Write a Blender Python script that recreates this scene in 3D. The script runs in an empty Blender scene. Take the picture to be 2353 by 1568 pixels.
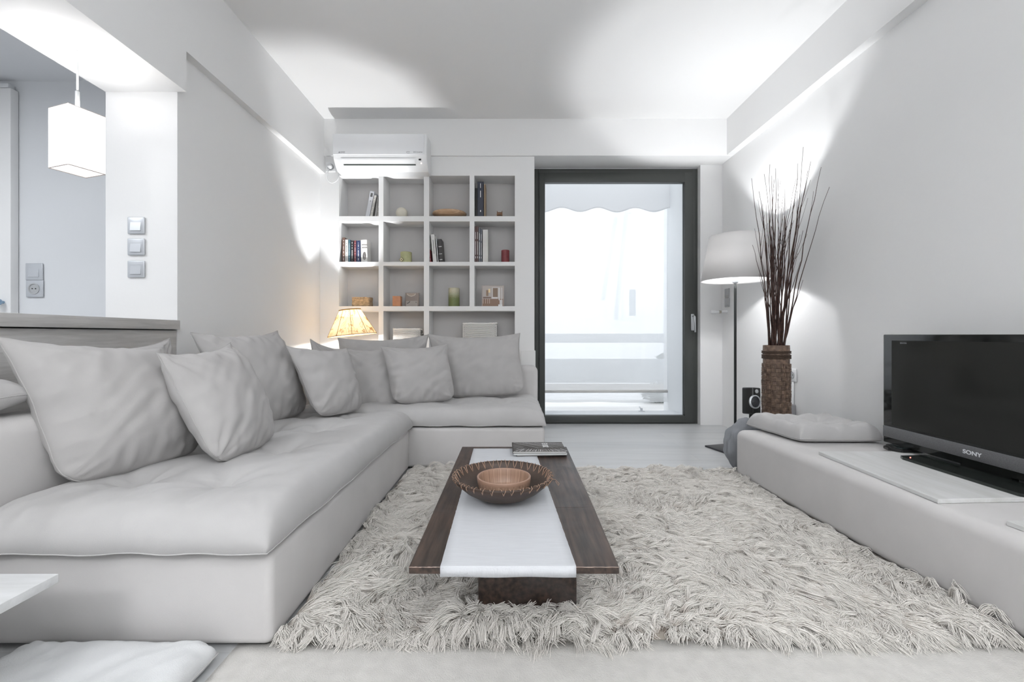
import bpy, bmesh, math, random
import numpy as np
from mathutils import Vector, Matrix, noise
random.seed(7); rng = np.random.default_rng(7)
C = bpy.context.scene.collection
PI = math.pi
# ------------------------------------------------------------------ camera
FOC = 1046.0; CX = 1176.5; CY = 770.0; HC = 0.8
cam_d = bpy.data.cameras.new('camera'); cam = bpy.data.objects.new('camera', cam_d); C.objects.link(cam)
cam.location = (0, 0, HC); cam.rotation_euler = (PI/2, 0, 0)
cam_d.sensor_width = 36; cam_d.lens = FOC/2353*36; cam_d.shift_y = -(784-CY)/2353
cam_d.clip_start = 0.02
bpy.context.scene.camera = cam
vs = bpy.context.scene.view_settings
vs.view_transform = 'Standard'; vs.look = 'None'; vs.gamma = 1; vs.use_curve_mapping = False
vs.exposure = 0.15
# world
W = bpy.data.worlds.new('world'); bpy.context.scene.world = W; W.use_nodes = True
W.node_tree.nodes['Background'].inputs[0].default_value = (0.93, 0.97, 1.0, 1)
W.node_tree.nodes['Background'].inputs[1].default_value = 1.62
EXP = 1.0
def area(name, loc, rot, size, power, color=(1, 1, 1), parent=None, sy=None):
    d = bpy.data.lights.new(name, 'AREA'); d.energy = power; d.color = color; d.size = size
    if sy: d.shape = 'RECTANGLE'; d.size_y = sy
    o = bpy.data.objects.new(name, d); C.objects.link(o); o.location = loc; o.rotation_euler = rot
    if parent: o.parent = parent
    return o
def point(name, loc, power, color=(1, 1, 1), r=0.02, parent=None):
    d = bpy.data.lights.new(name, 'POINT'); d.energy = power; d.color = color; d.shadow_soft_size = r
    o = bpy.data.objects.new(name, d); C.objects.link(o); o.location = loc
    if parent: o.parent = parent
    return o
def spot(name, loc, power, angle, blend, color, r, parent):          # upward spot added inside a lamp shade to boost its ceiling pool
    d = bpy.data.lights.new(name, 'SPOT'); d.energy = power; d.color = color; d.shadow_soft_size = r; d.spot_size = math.radians(angle); d.spot_blend = blend
    o = bpy.data.objects.new(name, d); C.objects.link(o); o.location = loc; o.rotation_euler = (PI, 0, 0); o.parent = parent
    return o
# unseen fill panel added in the rear of the room, behind the camera
FILL_PANELS = [((-1.15, -1.75, 2.50), 0.7, 43)]
FILL_UP_W = 76  # power of the bounce light added behind the camera
FLOOR_LAMP_W, TABLE_LAMP_W, PENDANT_W, KITCHEN_FILL_W = 10, 7, 4, 24
FLOOR_SPOT_W, TABLE_SPOT_W = 33, 58

# ------------------------------------------------------------------ helpers
def P(px, py, Y): return Vector(((px-CX)*Y/FOC, Y, HC-(py-CY)*Y/FOC))   # point on the plane at depth Y
def tag(o, label=None, cat=None, group=None, kind=None):
    if label: o['label'] = label
    if cat: o['category'] = cat
    if group: o['group'] = group
    if kind: o['kind'] = kind
    return o
def empty(name, loc, label, cat, group=None, kind=None):
    o = bpy.data.objects.new(name, None); C.objects.link(o); o.location = loc; o.empty_display_size = 0.1
    return tag(o, label, cat, group, kind)
def link(name, me, mat=None, parent=None, smooth=False, loc=None):
    o = bpy.data.objects.new(name, me); C.objects.link(o)
    if mat is not None:
        for m in (mat if isinstance(mat, (list, tuple)) else [mat]): me.materials.append(m)
    if smooth:
        for p in me.polygons: p.use_smooth = True
    if parent is not None:
        o.parent = parent
        o.location = (loc if loc is not None else Vector((0, 0, 0))) - parent_loc(parent)
    elif loc is not None: o.location = loc
    return o
def parent_loc(p):
    v = Vector(p.location); q = p.parent
    while q is not None: v = v + Vector(q.location); q = q.parent
    return v
class MB:
    """collects shapes in world coordinates and links them as one mesh"""
    def __init__(s): s.bm = bmesh.new()
    def box(s, x0, x1, y0, y1, z0, z1, bev=0, seg=2, mi=0):
        r = bmesh.ops.create_cube(s.bm, size=1); v = r['verts']
        bmesh.ops.scale(s.bm, vec=(abs(x1-x0), abs(y1-y0), abs(z1-z0)), verts=v)
        bmesh.ops.translate(s.bm, vec=((x0+x1)/2, (y0+y1)/2, (z0+z1)/2), verts=v)
        fs = list({f for q in v for f in q.link_faces})
        for f in fs: f.material_index = mi
        if bev > 0:
            es = list({e for q in v for e in q.link_edges})
            rr = bmesh.ops.bevel(s.bm, geom=es, offset=bev, segments=seg, profile=0.5, affect='EDGES')
            v = list({q for f in rr['faces'] for q in f.verts} | {q for q in v if q.is_valid})
            for f in rr['faces']: f.material_index = mi
        return v
    def xf(s, verts, M): bmesh.ops.transform(s.bm, matrix=M, verts=[v for v in verts if v.is_valid])
    def prism(s, pts, axis, a, b, mi=0):
        """2-D outline extruded along an axis ('x': pts=(y,z); 'y': (x,z); 'z': (x,y))"""
        def mk(p, t): return {'x': (t, p[0], p[1]), 'y': (p[0], t, p[1]), 'z': (p[0], p[1], t)}[axis]
        A = [s.bm.verts.new(mk(p, a)) for p in pts]; B = [s.bm.verts.new(mk(p, b)) for p in pts]
        n = len(pts); fs = []
        for i in range(n): fs.append(s.bm.faces.new((A[i], A[(i+1) % n], B[(i+1) % n], B[i])))
        fs.append(s.bm.faces.new(A[::-1])); fs.append(s.bm.faces.new(B))
        for f in fs: f.material_index = mi
        bmesh.ops.recalc_face_normals(s.bm, faces=fs)
        return A+B
    def quad(s, a, b, c, d, mi=0):
        f = s.bm.faces.new([s.bm.verts.new(p) for p in (a, b, c, d)]); f.material_index = mi; return f
    def lathe(s, prof, c=(0, 0, 0), n=48, mi=0, closed=False):
        """prof = [(r,z)...] turned about z through c"""
        rings = []
        for r, z in prof:
            if r < 1e-6: rings.append([s.bm.verts.new((c[0], c[1], c[2]+z))])
            else: rings.append([s.bm.verts.new((c[0]+r*math.cos(2*PI*i/n), c[1]+r*math.sin(2*PI*i/n), c[2]+z)) for i in range(n)])
        if closed: rings.append(rings[0])
        vs_ = [v for q in rings for v in q]
        for A, B in zip(rings, rings[1:]):
            for i in range(n):
                j = (i+1) % n
                if len(A) == 1 and len(B) == 1: continue
                if len(A) == 1: f = s.bm.faces.new((A[0], B[i], B[j]))
                elif len(B) == 1: f = s.bm.faces.new((A[i], A[j], B[0]))
                else: f = s.bm.faces.new((A[i], A[j], B[j], B[i]))
                f.material_index = mi
        return list(set(vs_))
    def tube(s, pts, r, n=8, mi=0, cap=True):
        pts = [Vector(p) for p in pts]; rs = r if isinstance(r, (list, tuple)) else [r]*len(pts)
        rings = []; up = Vector((0, 0, 1)); last = None
        for i, p in enumerate(pts):
            d = (pts[min(i+1, len(pts)-1)]-pts[max(i-1, 0)]).normalized()
            if last is None:
                a = d.cross(up if abs(d.z) < .95 else Vector((1, 0, 0))).normalized()
            else:
                a = (last-d*last.dot(d)).normalized()
            last = a; b = d.cross(a)
            rings.append([s.bm.verts.new(p+a*rs[i]*math.cos(2*PI*k/n)+b*rs[i]*math.sin(2*PI*k/n)) for k in range(n)])
        for A, B in zip(rings, rings[1:]):
            for k in range(n):
                f = s.bm.faces.new((A[k], A[(k+1) % n], B[(k+1) % n], B[k])); f.material_index = mi
        if cap:
            s.bm.faces.new(rings[0][::-1]).material_index = mi; s.bm.faces.new(rings[-1]).material_index = mi
        return [v for q in rings for v in q]
    def build(s, name, mat=None, parent=None, smooth=False, auto=None, origin=None):
        bmesh.ops.recalc_face_normals(s.bm, faces=s.bm.faces[:])
        org = Vector(origin) if origin is not None else Vector((0, 0, 0))
        if parent is not None and origin is None: org = parent_loc(parent)
        elif origin is None:
            co = [v.co for v in s.bm.verts]
            org = Vector(((min(c.x for c in co)+max(c.x for c in co))/2, (min(c.y for c in co)+max(c.y for c in co))/2, min(c.z for c in co)))
        bmesh.ops.translate(s.bm, vec=-org, verts=s.bm.verts)
        me = bpy.data.meshes.new(name)
        if auto is not None:
            for f in s.bm.faces: f.smooth = True
            for e in s.bm.edges:
                e.smooth = not (len(e.link_faces) == 2 and e.calc_face_angle(0) > math.radians(auto))
        s.bm.to_mesh(me); s.bm.free()
        o = bpy.data.objects.new(name, me); C.objects.link(o)
        if mat is not None:
            for m in (mat if isinstance(mat, (list, tuple)) else [mat]): me.materials.append(m)
        if smooth:
            for p in me.polygons: p.use_smooth = True
        if parent is not None: o.parent = parent; o.location = org-parent_loc(parent)
        else: o.location = org
        return o
def box(name, x0, x1, y0, y1, z0, z1, mat, parent=None, bev=0, seg=2):
    m = MB(); m.box(x0, x1, y0, y1, z0, z1, bev, seg); return m.build(name, mat, parent, auto=35 if bev else None)

# ------------------------------------------------------------------ materials
def mat(name, col, rough=0.6, metal=0.0, spec=None, noise_s=None, noise_a=0.0, bump=0.0, bump_s=200, stretch=(1, 1, 1), emit=0, sheen=0):
    m = bpy.data.materials.new(name); m.use_nodes = True; nt = m.node_tree; b = nt.nodes['Principled BSDF']
    b.inputs['Base Color'].default_value = (*col, 1); b.inputs['Roughness'].default_value = rough; b.inputs['Metallic'].default_value = metal
    if spec is not None: b.inputs['Specular IOR Level'].default_value = spec
    if sheen: b.inputs['Sheen Weight'].default_value = sheen
    if emit: b.inputs['Emission Color'].default_value = (*col, 1); b.inputs['Emission Strength'].default_value = emit
    tc = nt.nodes.new('ShaderNodeTexCoord'); mp = nt.nodes.new('ShaderNodeMapping'); mp.inputs['Scale'].default_value = stretch
    nt.links.new(tc.outputs['Object'], mp.inputs[0])
    if noise_s:
        n = nt.nodes.new('ShaderNodeTexNoise'); n.inputs['Scale'].default_value = noise_s; n.inputs['Detail'].default_value = 6
        nt.links.new(mp.outputs[0], n.inputs['Vector'])
        r = nt.nodes.new('ShaderNodeValToRGB'); lo = [max(0, c*(1-noise_a)) for c in col]; hi = [min(1, c*(1+noise_a)) for c in col]
        r.color_ramp.elements[0].position = .3; r.color_ramp.elements[1].position = .7
        r.color_ramp.elements[0].color = (*lo, 1); r.color_ramp.elements[1].color = (*hi, 1)
        nt.links.new(n.outputs['Fac'], r.inputs[0]); nt.links.new(r.outputs[0], b.inputs['Base Color'])
    if bump:
        n2 = nt.nodes.new('ShaderNodeTexNoise'); n2.inputs['Scale'].default_value = bump_s; n2.inputs['Detail'].default_value = 3
        nt.links.new(mp.outputs[0], n2.inputs['Vector'])
        bp = nt.nodes.new('ShaderNodeBump'); bp.inputs['Strength'].default_value = bump; bp.inputs['Distance'].default_value = 0.002
        nt.links.new(n2.outputs['Fac'], bp.inputs['Height']); nt.links.new(bp.outputs[0], b.inputs['Normal'])
    return m
def nodes(m): return m.node_tree, m.node_tree.nodes['Principled BSDF']
WALL = mat('white_paint', (.83, .83, .83), .75, spec=.2, bump=.15, bump_s=60)
CEIL = mat('ceiling_paint', (.83, .83, .83), .85, spec=.1)
KWALL = mat('cool_paint', (.72, .735, .755), .7, spec=.2)
FAB = mat('sofa_linen', (.49, .482, .48), .9, spec=.12, noise_s=9, noise_a=.03, bump=.22, bump_s=900, sheen=.15)
FABB = mat('base_linen', (.585, .57, .565), .9, spec=.12, noise_s=7, noise_a=.03, bump=.22, bump_s=900, sheen=.1)
WHITE = mat('white_plastic', (.84, .85, .86), .35)
GREYP = mat('grey_plastic', (.45, .46, .47), .4)
BLACKP = mat('black_plastic', (.012, .012, .012), .3)
SILV = mat('brushed_silver', (.62, .64, .66), .35, metal=.8)
ALU = mat('grey_aluminium', (.062, .066, .062), .42, spec=.4)
SEAL = mat('black_seal', (.01, .01, .01), .6)
def wood(name, c0, c1, axis='y', sc=1.0, rough=.55, bump=.3, knots=False, stretch=14):
    m = bpy.data.materials.new(name); m.use_nodes = True; nt, b = nodes(m)
    tc = nt.nodes.new('ShaderNodeTexCoord'); mp = nt.nodes.new('ShaderNodeMapping')
    s = [stretch*sc]*3; s['xyz'.index(axis)] = 1.0*sc; mp.inputs['Scale'].default_value = s
    nt.links.new(tc.outputs['Object'], mp.inputs[0])
    n = nt.nodes.new('ShaderNodeTexNoise'); n.inputs['Scale'].default_value = 3; n.inputs['Detail'].default_value = 8; n.inputs['Roughness'].default_value = .65; n.inputs['Distortion'].default_value = .4
    nt.links.new(mp.outputs[0], n.inputs['Vector'])
    r = nt.nodes.new('ShaderNodeValToRGB'); r.color_ramp.elements[0].position = .33; r.color_ramp.elements[1].position = .66
    r.color_ramp.elements[0].color = (*c0, 1); r.color_ramp.elements[1].color = (*c1, 1)
    nt.links.new(n.outputs['Fac'], r.inputs[0]); nt.links.new(r.outputs[0], b.inputs['Base Color'])
    b.inputs['Roughness'].default_value = rough
    bp = nt.nodes.new('ShaderNodeBump'); bp.inputs['Strength'].default_value = bump; bp.inputs['Distance'].default_value = .001
    nt.links.new(n.outputs['Fac'], bp.inputs['Height']); nt.links.new(bp.outputs[0], b.inputs['Normal'])
    return m
def floor_mat():
    m = bpy.data.materials.new('whitewashed_planks'); m.use_nodes = True; nt, b = nodes(m)
    tc = nt.nodes.new('ShaderNodeTexCoord')
    br = nt.nodes.new('ShaderNodeTexBrick'); br.inputs['Scale'].default_value = 1; br.inputs['Brick Width'].default_value = 2.2; br.inputs['Row Height'].default_value = .16
    br.inputs['Mortar Size'].default_value = .0012; br.inputs['Color1'].default_value = (.55, .56, .57, 1); br.inputs['Color2'].default_value = (.60, .605, .61, 1); br.inputs['Mortar'].default_value = (.5, .5, .5, 1)
    nt.links.new(tc.outputs['Object'], br.inputs['Vector'])
    mp = nt.nodes.new('ShaderNodeMapping'); mp.inputs['Scale'].default_value = (.8, 7, 1); nt.links.new(tc.outputs['Object'], mp.inputs[0])
    n = nt.nodes.new('ShaderNodeTexNoise'); n.inputs['Scale'].default_value = 2; n.inputs['Detail'].default_value = 8; n.inputs['Distortion'].default_value = .5; nt.links.new(mp.outputs[0], n.inputs['Vector'])
    r = nt.nodes.new('ShaderNodeValToRGB'); r.color_ramp.elements[0].position = .3; r.color_ramp.elements[1].position = .62
    r.color_ramp.elements[0].color = (.89, .89, .885, 1); r.color_ramp.elements[1].color = (1, 1, 1, 1); nt.links.new(n.outputs['Fac'], r.inputs[0])
    mx = nt.nodes.new('ShaderNodeMix'); mx.data_type = 'RGBA'; mx.blend_type = 'MULTIPLY'; mx.inputs[0].default_value = 1
    nt.links.new(br.outputs['Color'], mx.inputs[6]); nt.links.new(r.outputs[0], mx.inputs[7]); nt.links.new(mx.outputs[2], b.inputs['Base Color'])
    b.inputs['Roughness'].default_value = .38
    return m
FLOORM = floor_mat()
WWOOD = wood('whitewashed_wood', (.57, .57, .555), (.68, .68, .68), 'y', .9, .5, stretch=9)
GWOOD = wood('grey_oak', (.42, .41, .40), (.58, .57, .56), 'y', 1.2, .6)

# ------------------------------------------------------------------ the room
ZC = 2.62
SL = -0.009
def wx(x, Y, Y0=3.85): return x+SL*(Y-Y0)                     # side walls run a touch off the camera axis
def struct(name, mb, m, cat, label, parent=None):
    o = mb.build(name, m, parent); tag(o, label, cat, kind='structure'); return o
b = MB(); b.box(-4.2, 2.2, -2.6, 4.25, -.1, 0); struct('floor', b, FLOORM, 'floor', 'pale whitewashed plank floor of the living room')
b = MB(); b.box(-1.75, 2.2, -2.6, 4.25, ZC, ZC+.1); struct('ceiling', b, CEIL, 'ceiling', 'flat white ceiling over the sofa and rug')
YB, YW, YD, YS = 3.83, 4.04, 4.10, 3.85
XL, XLB, XR, XRB = -1.625, -1.581, 1.867, 1.807
def slab(m, x0, x1, ya, yb, z0, z1):                          # wall running along y, following the slight slope
    pts = [(wx(x0, ya), ya), (wx(x1, ya), ya), (wx(x1, yb), yb), (wx(x0, yb), yb)]
    return m.prism(pts, 'z', z0, z1)
b = MB(); slab(b, XR, XR+.25, -2.6, 4.25, 0, ZC); struct('wall_right', b, WALL, 'wall', 'plain white wall on the right behind the television')
b = MB(); slab(b, XRB, XR+.01, -2.6, 4.04, 2.315, ZC); struct('trim_1', b, WALL, 'beam', 'shallow white beam along the top of the right wall')
# back wall with the door opening
b = MB()
b.box(1.672, 2.1, YW, 4.25, 0, 2.6)
b.box(-1.9, .2, YS+.215, 4.25, 0, 2.6); b.box(.195, 1.68, 4.12, 4.25, 2.30, 2.6)
struct('wall_back', b, WALL, 'wall', 'white wall around the glazed balcony door')
b = MB(); b.box(-1.60, 1.86, YB, 4.14, 2.31, ZC); struct('trim_2', b, WALL, 'beam', 'white beam across the back wall above the balcony door')
# left wall, pillar and the deep beam over the kitchen counter
b = MB(); slab(b, XL-.345, XL, 2.19, 4.25, 0, 2.6); struct('wall_left', b, WALL, 'wall', 'white left wall and pillar behind the corner sofa')
b = MB(); slab(b, XL-.01, XLB, 2.19, 3.86, 2.165, ZC); struct('trim_3', b, WALL, 'beam', 'shallow white beam along the top of the left wall')
b = MB(); slab(b, -1.97, XLB, -2.6, 2.19, 1.97, ZC); struct('trim_4', b, WALL, 'beam', 'deep dropped beam above the kitchen counter')
# kitchen space beyond the counter
b = MB(); b.box(-4.0, -1.96, 2.60, 2.75, 0, 2.7); struct('wall_kitchen', b, KWALL, 'wall', 'cool grey kitchen wall left of the white pillar')
b = MB(); b.box(-4.1, -1.96, -2.6, 2.75, 2.25, 2.35); struct('ceiling_kitchen', b, KWALL, 'ceiling', 'cool grey ceiling of the kitchen')
b = MB(); b.box(-4.1, -4.0, -2.6, 2.75, 0, 2.7); struct('wall_far_left', b, KWALL, 'wall', 'far kitchen wall on the left')
b = MB(); b.box(-4.1, 2.2, -2.7, -2.6, 0, 2.7); struct('wall_front', b, WALL, 'wall', 'white wall behind the viewer')
# kitchen door leaf at the left edge
kd = empty('door_2', (-3.1, 2.57, 0), 'white kitchen door at the left edge with a round metal knob', 'door', kind='structure')
DX = (31-CX)*2.57/FOC
box('door_leaf', -3.55, DX, 2.555, 2.598, 0, P(0, 205, 2.57).z, WALL, kd, .004)
box('door_trim', -3.6, DX-.02, 2.56, 2.598, P(0, 205, 2.57).z+.004, P(0, 193, 2.57).z, KWALL, kd, .003)
b = MB(); b.lathe([(0, .055), (.016, .053), (.019, .04), (.017, .02), (.008, .015), (.008, 0)], n=24)
kb = b.bm.verts[:]; b.xf(kb, Matrix.Translation(P(8, 695, 2.555))@Matrix.Rotation(PI/2, 4, 'X'))
b.build('door_knob', mat('blue_chrome', (.30, .42, .55), .2, metal=.9), kd, auto=30)

# built-in cubbyhole bookcase
PX = YS/FOC
def sx(px): return (px-CX)*PX
def sz(py): return HC-(py-CY)*PX
cols = [(779, 870), (881, 974), (986, 1079), (1090, 1183)]
rows = [(404, 497), (509, 602), (611, 704), (715, 808)]
bc = empty('built_in_bookcase', (sx(980), YS, 0), 'white built-in bookcase of square niches beside the balcony door', 'bookcase')
b = MB(); y0, y1 = YS, YS+.205
xe = sx(1228)
b.box(-1.80, sx(779), y0, y1, 0, 2.32)
b.box(sx(1183), xe, y0, YW+.06, 0, 2.32)
for (a, c), (a2, c2) in zip(cols, cols[1:]):
    zlow = sz(808) if a == 986 and a2 == 1090 else sz(808)
    if a2 == 1090: b.box(sx(c), sx(a2), y0, y1, sz(704), sz(404))
    else: b.box(sx(c), sx(a2), y0, y1, sz(808), sz(404))
zz = [2.32]+[v for r in rows for v in (sz(r[0]), sz(r[1]))]+[0]
for i in range(0, len(zz), 2):
    zb_ = max(zz[i+1], sz(808) if i > 0 and zz[i+1] > 0 else zz[i+1])
    if i in (0, len(zz)-2): b.box(sx(779), sx(1183), y0, y1, zz[i+1], zz[i])
    else:
        for k_, (a, c) in enumerate(cols):
            if zz[i+1] < sz(704)-.001 and k_ > 1 and False: continue
            xa_, xb_ = sx(a), sx(c)
            if i == 6 and k_ == 2: xb_ = sx(1090)
            b.box(xa_, xb_, y0, y1, zz[i+1], zz[i])
b.build('niche_frame', WALL, bc)
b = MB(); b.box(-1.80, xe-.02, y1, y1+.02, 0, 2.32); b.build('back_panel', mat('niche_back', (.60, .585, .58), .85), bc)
b = MB(); b.box(sx(1197), xe+.008, YS-.02, YS+.1, 0, sz(806), .002); b.build('lower_pier', WALL, bc)
YBK = y1-.002

# ------------------------------------------------------------------ balcony door
dr = empty('door_1', (P(1415, 0, YD).x, YD, 0), 'grey aluminium framed glass balcony door', 'door', kind='structure')
def dx(px): return (px-CX)*YD/FOC
def dz(py): return HC-(py-CY)*YD/FOC
def frame(m, x0, x1, z0, z1, w0, w1, w2, w3, ya, yb, bev=.003):   # left, right, bottom, top widths
    m.box(x0, x0+w0, ya, yb, z0, z1, bev); m.box(x1-w1, x1, ya, yb, z0, z1, bev)
    m.box(x0+w0-.002, x1-w1+.002, ya+.0005, yb-.0005, z0, z0+w2, bev); m.box(x0+w0-.002, x1-w1+.002, ya+.0005, yb-.0005, z1-w3, z1, bev)
b = MB(); frame(b, dx(1227), dx(1603), 0.0, dz(388), .045, .045, .03, .04, YD, YD+.07); b.build('door_frame', ALU, dr, auto=35)
b = MB(); frame(b, dx(1239), dx(1592), .012, dz(398), dx(1252)-dx(1239), dx(1592)-dx(1572), dz(955)-.012, dz(398)-dz(420), YD-.018, YD+.045); b.build('sash', ALU, dr, auto=35)
b = MB(); frame(b, dx(1250), dx(1573.5), dz(957), dz(418), .007, .007, .007, .007, YD+.004, YD+.03, 0); b.build('gasket', SEAL, dr)
GL = bpy.data.materials.new('clear_glass'); GL.use_nodes = True; nt = GL.node_tree; nt.nodes.clear()
o_ = nt.nodes.new('ShaderNodeOutputMaterial'); t_ = nt.nodes.new('ShaderNodeBsdfTransparent'); g_ = nt.nodes.new('ShaderNodeBsdfGlossy'); f_ = nt.nodes.new('ShaderNodeFresnel'); x_ = nt.nodes.new('ShaderNodeMixShader')
g_.inputs['Roughness'].default_value = .02; f_.inputs[0].default_value = 1.22
nt.links.new(f_.outputs[0], x_.inputs[0]); nt.links.new(t_.outputs[0], x_.inputs[1]); nt.links.new(g_.outputs[0], x_.inputs[2]); nt.links.new(x_.outputs[0], o_.inputs[0])
box('glass_pane', dx(1251), dx(1573), YD+.012, YD+.02, dz(956), dz(419), GL, dr)
b = MB(); hx = dx(1589)
b.box(hx-.014, hx+.014, YD-.03, YD-.017, dz(765)+.02, dz(722), .004); h = b.build('handle_plate', SILV, dr, auto=35)
b = MB(); b.tube([(hx-.003, YD-.02, dz(727)), (hx-.003, YD-.06, dz(727)), (hx+.004, YD-.066, dz(729)), (hx+.006, YD-.066, dz(764))], .008, 10); b.build('handle', SILV, dr, smooth=True)

# ------------------------------------------------------------------ outside the door
def cloth_mat(name, col, alpha, trans=.5):
    m = bpy.data.materials.new(name); m.use_nodes = True; nt = m.node_tree; nt.nodes.clear()
    out = nt.nodes.new('ShaderNodeOutputMaterial'); d = nt.nodes.new('ShaderNodeBsdfDiffuse'); t = nt.nodes.new('ShaderNodeBsdfTranslucent'); a = nt.nodes.new('ShaderNodeBsdfTransparent')
    m1 = nt.nodes.new('ShaderNodeMixShader'); m2 = nt.nodes.new('ShaderNodeMixShader')
    d.inputs[0].default_value = (*col, 1); t.inputs[0].default_value = (*col, 1); m1.inputs[0].default_value = trans; m2.inputs[0].default_value = alpha
    nt.links.new(d.outputs[0], m1.inputs[1]); nt.links.new(t.outputs[0], m1.inputs[2]); nt.links.new(a.outputs[0], m2.inputs[1]); nt.links.new(m1.outputs[0], m2.inputs[2]); nt.links.new(m2.outputs[0], out.inputs[0])
    return m
SHEER = cloth_mat('sheer_screen', (.93, .94, .95), .5, .65)
AWN = cloth_mat('awning_cloth', (.86, .86, .865), .93, .72)
OUTW = mat('outdoor_white', (.86, .88, .90), .7)
b = MB(); b.box(-2.2, 4.2, 4.25, 5.75, -.15, -.02); tag(b.build('floor_balcony', mat('balcony_floor', (.8, .8, .8), .6)), 'white balcony floor outside the glass door', 'floor', kind='structure')
b = MB(); b.box(.1, 1.72, 4.17, 4.5, -.02, .052, .005); tag(b.build('trim_5', OUTW, auto=35), 'white door sill outside the glass', 'sill', kind='structure')
aw = empty('awning', (.9, 4.75, 2.3), 'pale awning with a scalloped valance hanging outside the door', 'awning')
def wavy_sheet(x0, x1, z0f, z1, Y, n=90, nz=24, amp=.006, yf=None):
    bm = bmesh.new(); g = []
    for i in range(n+1):
        x = x0+(x1-x0)*i/n; zb = z0f(x); col = []
        for j in range(nz+1):
            z = zb+(z1-zb)*j/nz
            col.append(bm.verts.new((x, Y+(yf(x, z) if yf else amp*math.sin(x*19+z*2)), z)))
        g.append(col)
    for i in range(n):
        for j in range(nz): bm.faces.new((g[i][j], g[i+1][j], g[i+1][j+1], g[i][j+1]))
    m = MB(); m.bm.free(); m.bm = bm; return m
YA = 4.62
def az(py, Y): return HC-(py-CY)*Y/FOC
def ax(px, Y): return (px-CX)*Y/FOC
per = ax(85, YA)-ax(0, YA)
m = wavy_sheet(ax(1225, YA), ax(1557, YA), lambda x: az(483, YA)+.022*math.cos(2*PI*(x-ax(1375, YA))/per), az(380, YA), YA, yf=lambda x, z: .01*math.sin(x*7+z*3))
o = m.build('valance', AWN, aw, smooth=True); sd = o.modifiers.new('s', 'SOLIDIFY'); sd.thickness = .002
m = wavy_sheet(ax(1215, 4.7), ax(1562, 4.7), lambda x: az(925, 4.7)+.004*math.sin(x*9), az(380, 4.7), 4.7, yf=lambda x, z: .008*math.sin(x*3+z*2.5))
o = m.build('screen', SHEER, aw, smooth=True); sd = o.modifiers.new('s', 'SOLIDIFY'); sd.thickness = .001
b = MB(); b.tube([(ax(1215, 4.7), 4.685, az(900, 4.7)), (ax(1561, 4.7), 4.685, az(899, 4.7))], .014, 10)
b.build('bottom_bar', mat('bar_beige', (.60, .585, .56), .5), aw, smooth=True)
b = MB(); b.tube([(ax(1559, 4.66), 4.66, az(425, 4.66)), (ax(1556, 4.66), 4.66, az(900, 4.66))], .006, 8)
b.tube([(ax(1566, 4.6), 4.6, az(420, 4.6)), (ax(1556, 4.6), 4.6, az(560, 4.6)), (ax(1553, 4.6), 4.6, az(695, 4.6)), (ax(1566, 4.6), 4.6, az(712, 4.6)), (ax(1563, 4.6), 4.6, az(728, 4.6)), (ax(1549, 4.6), 4.6, az(740, 4.6))], .0035, 6)
b.tube([(ax(1550, 4.6), 4.6, az(738, 4.6)), (ax(1547, 4.6), 4.6, az(760, 4.6))], .011, 8)
b.build('crank', mat('crank_grey', (.5, .51, .53), .5), aw, smooth=True)
# white reveal on the right of the opening, balcony railing, neighbouring house
b = MB(); b.box(1.60, 1.75, 4.25, 4.80, -.02, 2.6); b.box(.0, .14, 4.25, 4.8, -.02, 2.6); struct('trim_6', b, OUTW, 'reveal', 'white masonry reveal outside the balcony door')
rl = empty('balcony_railing', (.9, 5.3, 0), 'white balcony railing of flat horizontal panels outside the door', 'railing')
YR = 5.3; RA = mat('rail_white', (.50, .52, .56), .6)
box('top_rail', ax(1150, YR), ax(1564, YR), YR-.03, YR+.03, az(788, YR), az(767, YR), RA, rl, .004)
box('panel', ax(1150, YR), ax(1560, YR), YR-.02, YR+.02, az(880, YR), az(825, YR), mat('panel_frosted', (.47, .50, .53), .5), rl, .003)
box('plank', ax(1150, YR), ax(1560, YR), YR-.03, YR, az(902, YR), az(882, YR), wood('rail_plank', (.42, .37, .33), (.55, .5, .46), 'x', 1.5), rl, .003)
box('post', ax(1561, YR), ax(1568, YR), YR-.03, YR+.03, 0, az(767, YR), RA, rl, .003)
box('bottom_rail', ax(1150, YR), ax(1566, YR), YR-.06, YR+.06, az(948, YR), az(939, YR), RA, rl, .003)
b = MB(); q = P(1474, 949, 4.45)
b.lathe([(0, 0), (.03, 0), (.03, .006), (.012, .01), (.012, .03), (0, .034)], (q.x, q.y, .052), 16); b.tube([(q.x, q.y, .07), (q.x-.02, q.y+.01, .10)], .006, 8)
tag(b.build('door_stop', mat('stop_white', (.7, .72, .75), .3, metal=.3), auto=35), 'small white latch on the sill outside the glass door', 'latch')
nb = empty('neighbouring_house', (2, 11, -3), 'pale house across the street seen through the screen', 'building')
YN = 11
box('facade', -4, 9, YN, YN+.4, -6, 9, mat('house_paint', (.88, .90, .93), .8), nb)
def nwin(xa, xb, ya, yb):
    w = MB(); frame(w, ax(xa, YN), ax(xb, YN), az(yb, YN), az(ya, YN), .12, .12, .12, .12, YN-.1, YN-.001, 0)
    w.box(ax(xa, YN)-.12, ax(xb, YN)+.12, YN-.22, YN, az(yb, YN)-.12, az(yb, YN)); w = w.build('window_frame', OUTW, nb)
    box('window_glass', ax(xa, YN)+.1, ax(xb, YN)-.1, YN-.05, YN-.01, az(yb, YN)+.1, az(ya, YN)-.1, mat('far_glass', (.25, .29, .34), .4), w)
nwin(1432, 1470, 655, 738); nwin(1430, 1462, 480, 505); nwin(1215, 1240, 560, 640)
b = MB()
for a_, c_ in (((1440, 480), (1415, 735)), ((1415, 500), (1385, 690))):
    b.tube([(ax(a_[0], 10.6), 10.6, az(a_[1], 10.6)), (ax(c_[0], 10.6), 10.6, az(c_[1], 10.6))], .05, 8)
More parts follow.
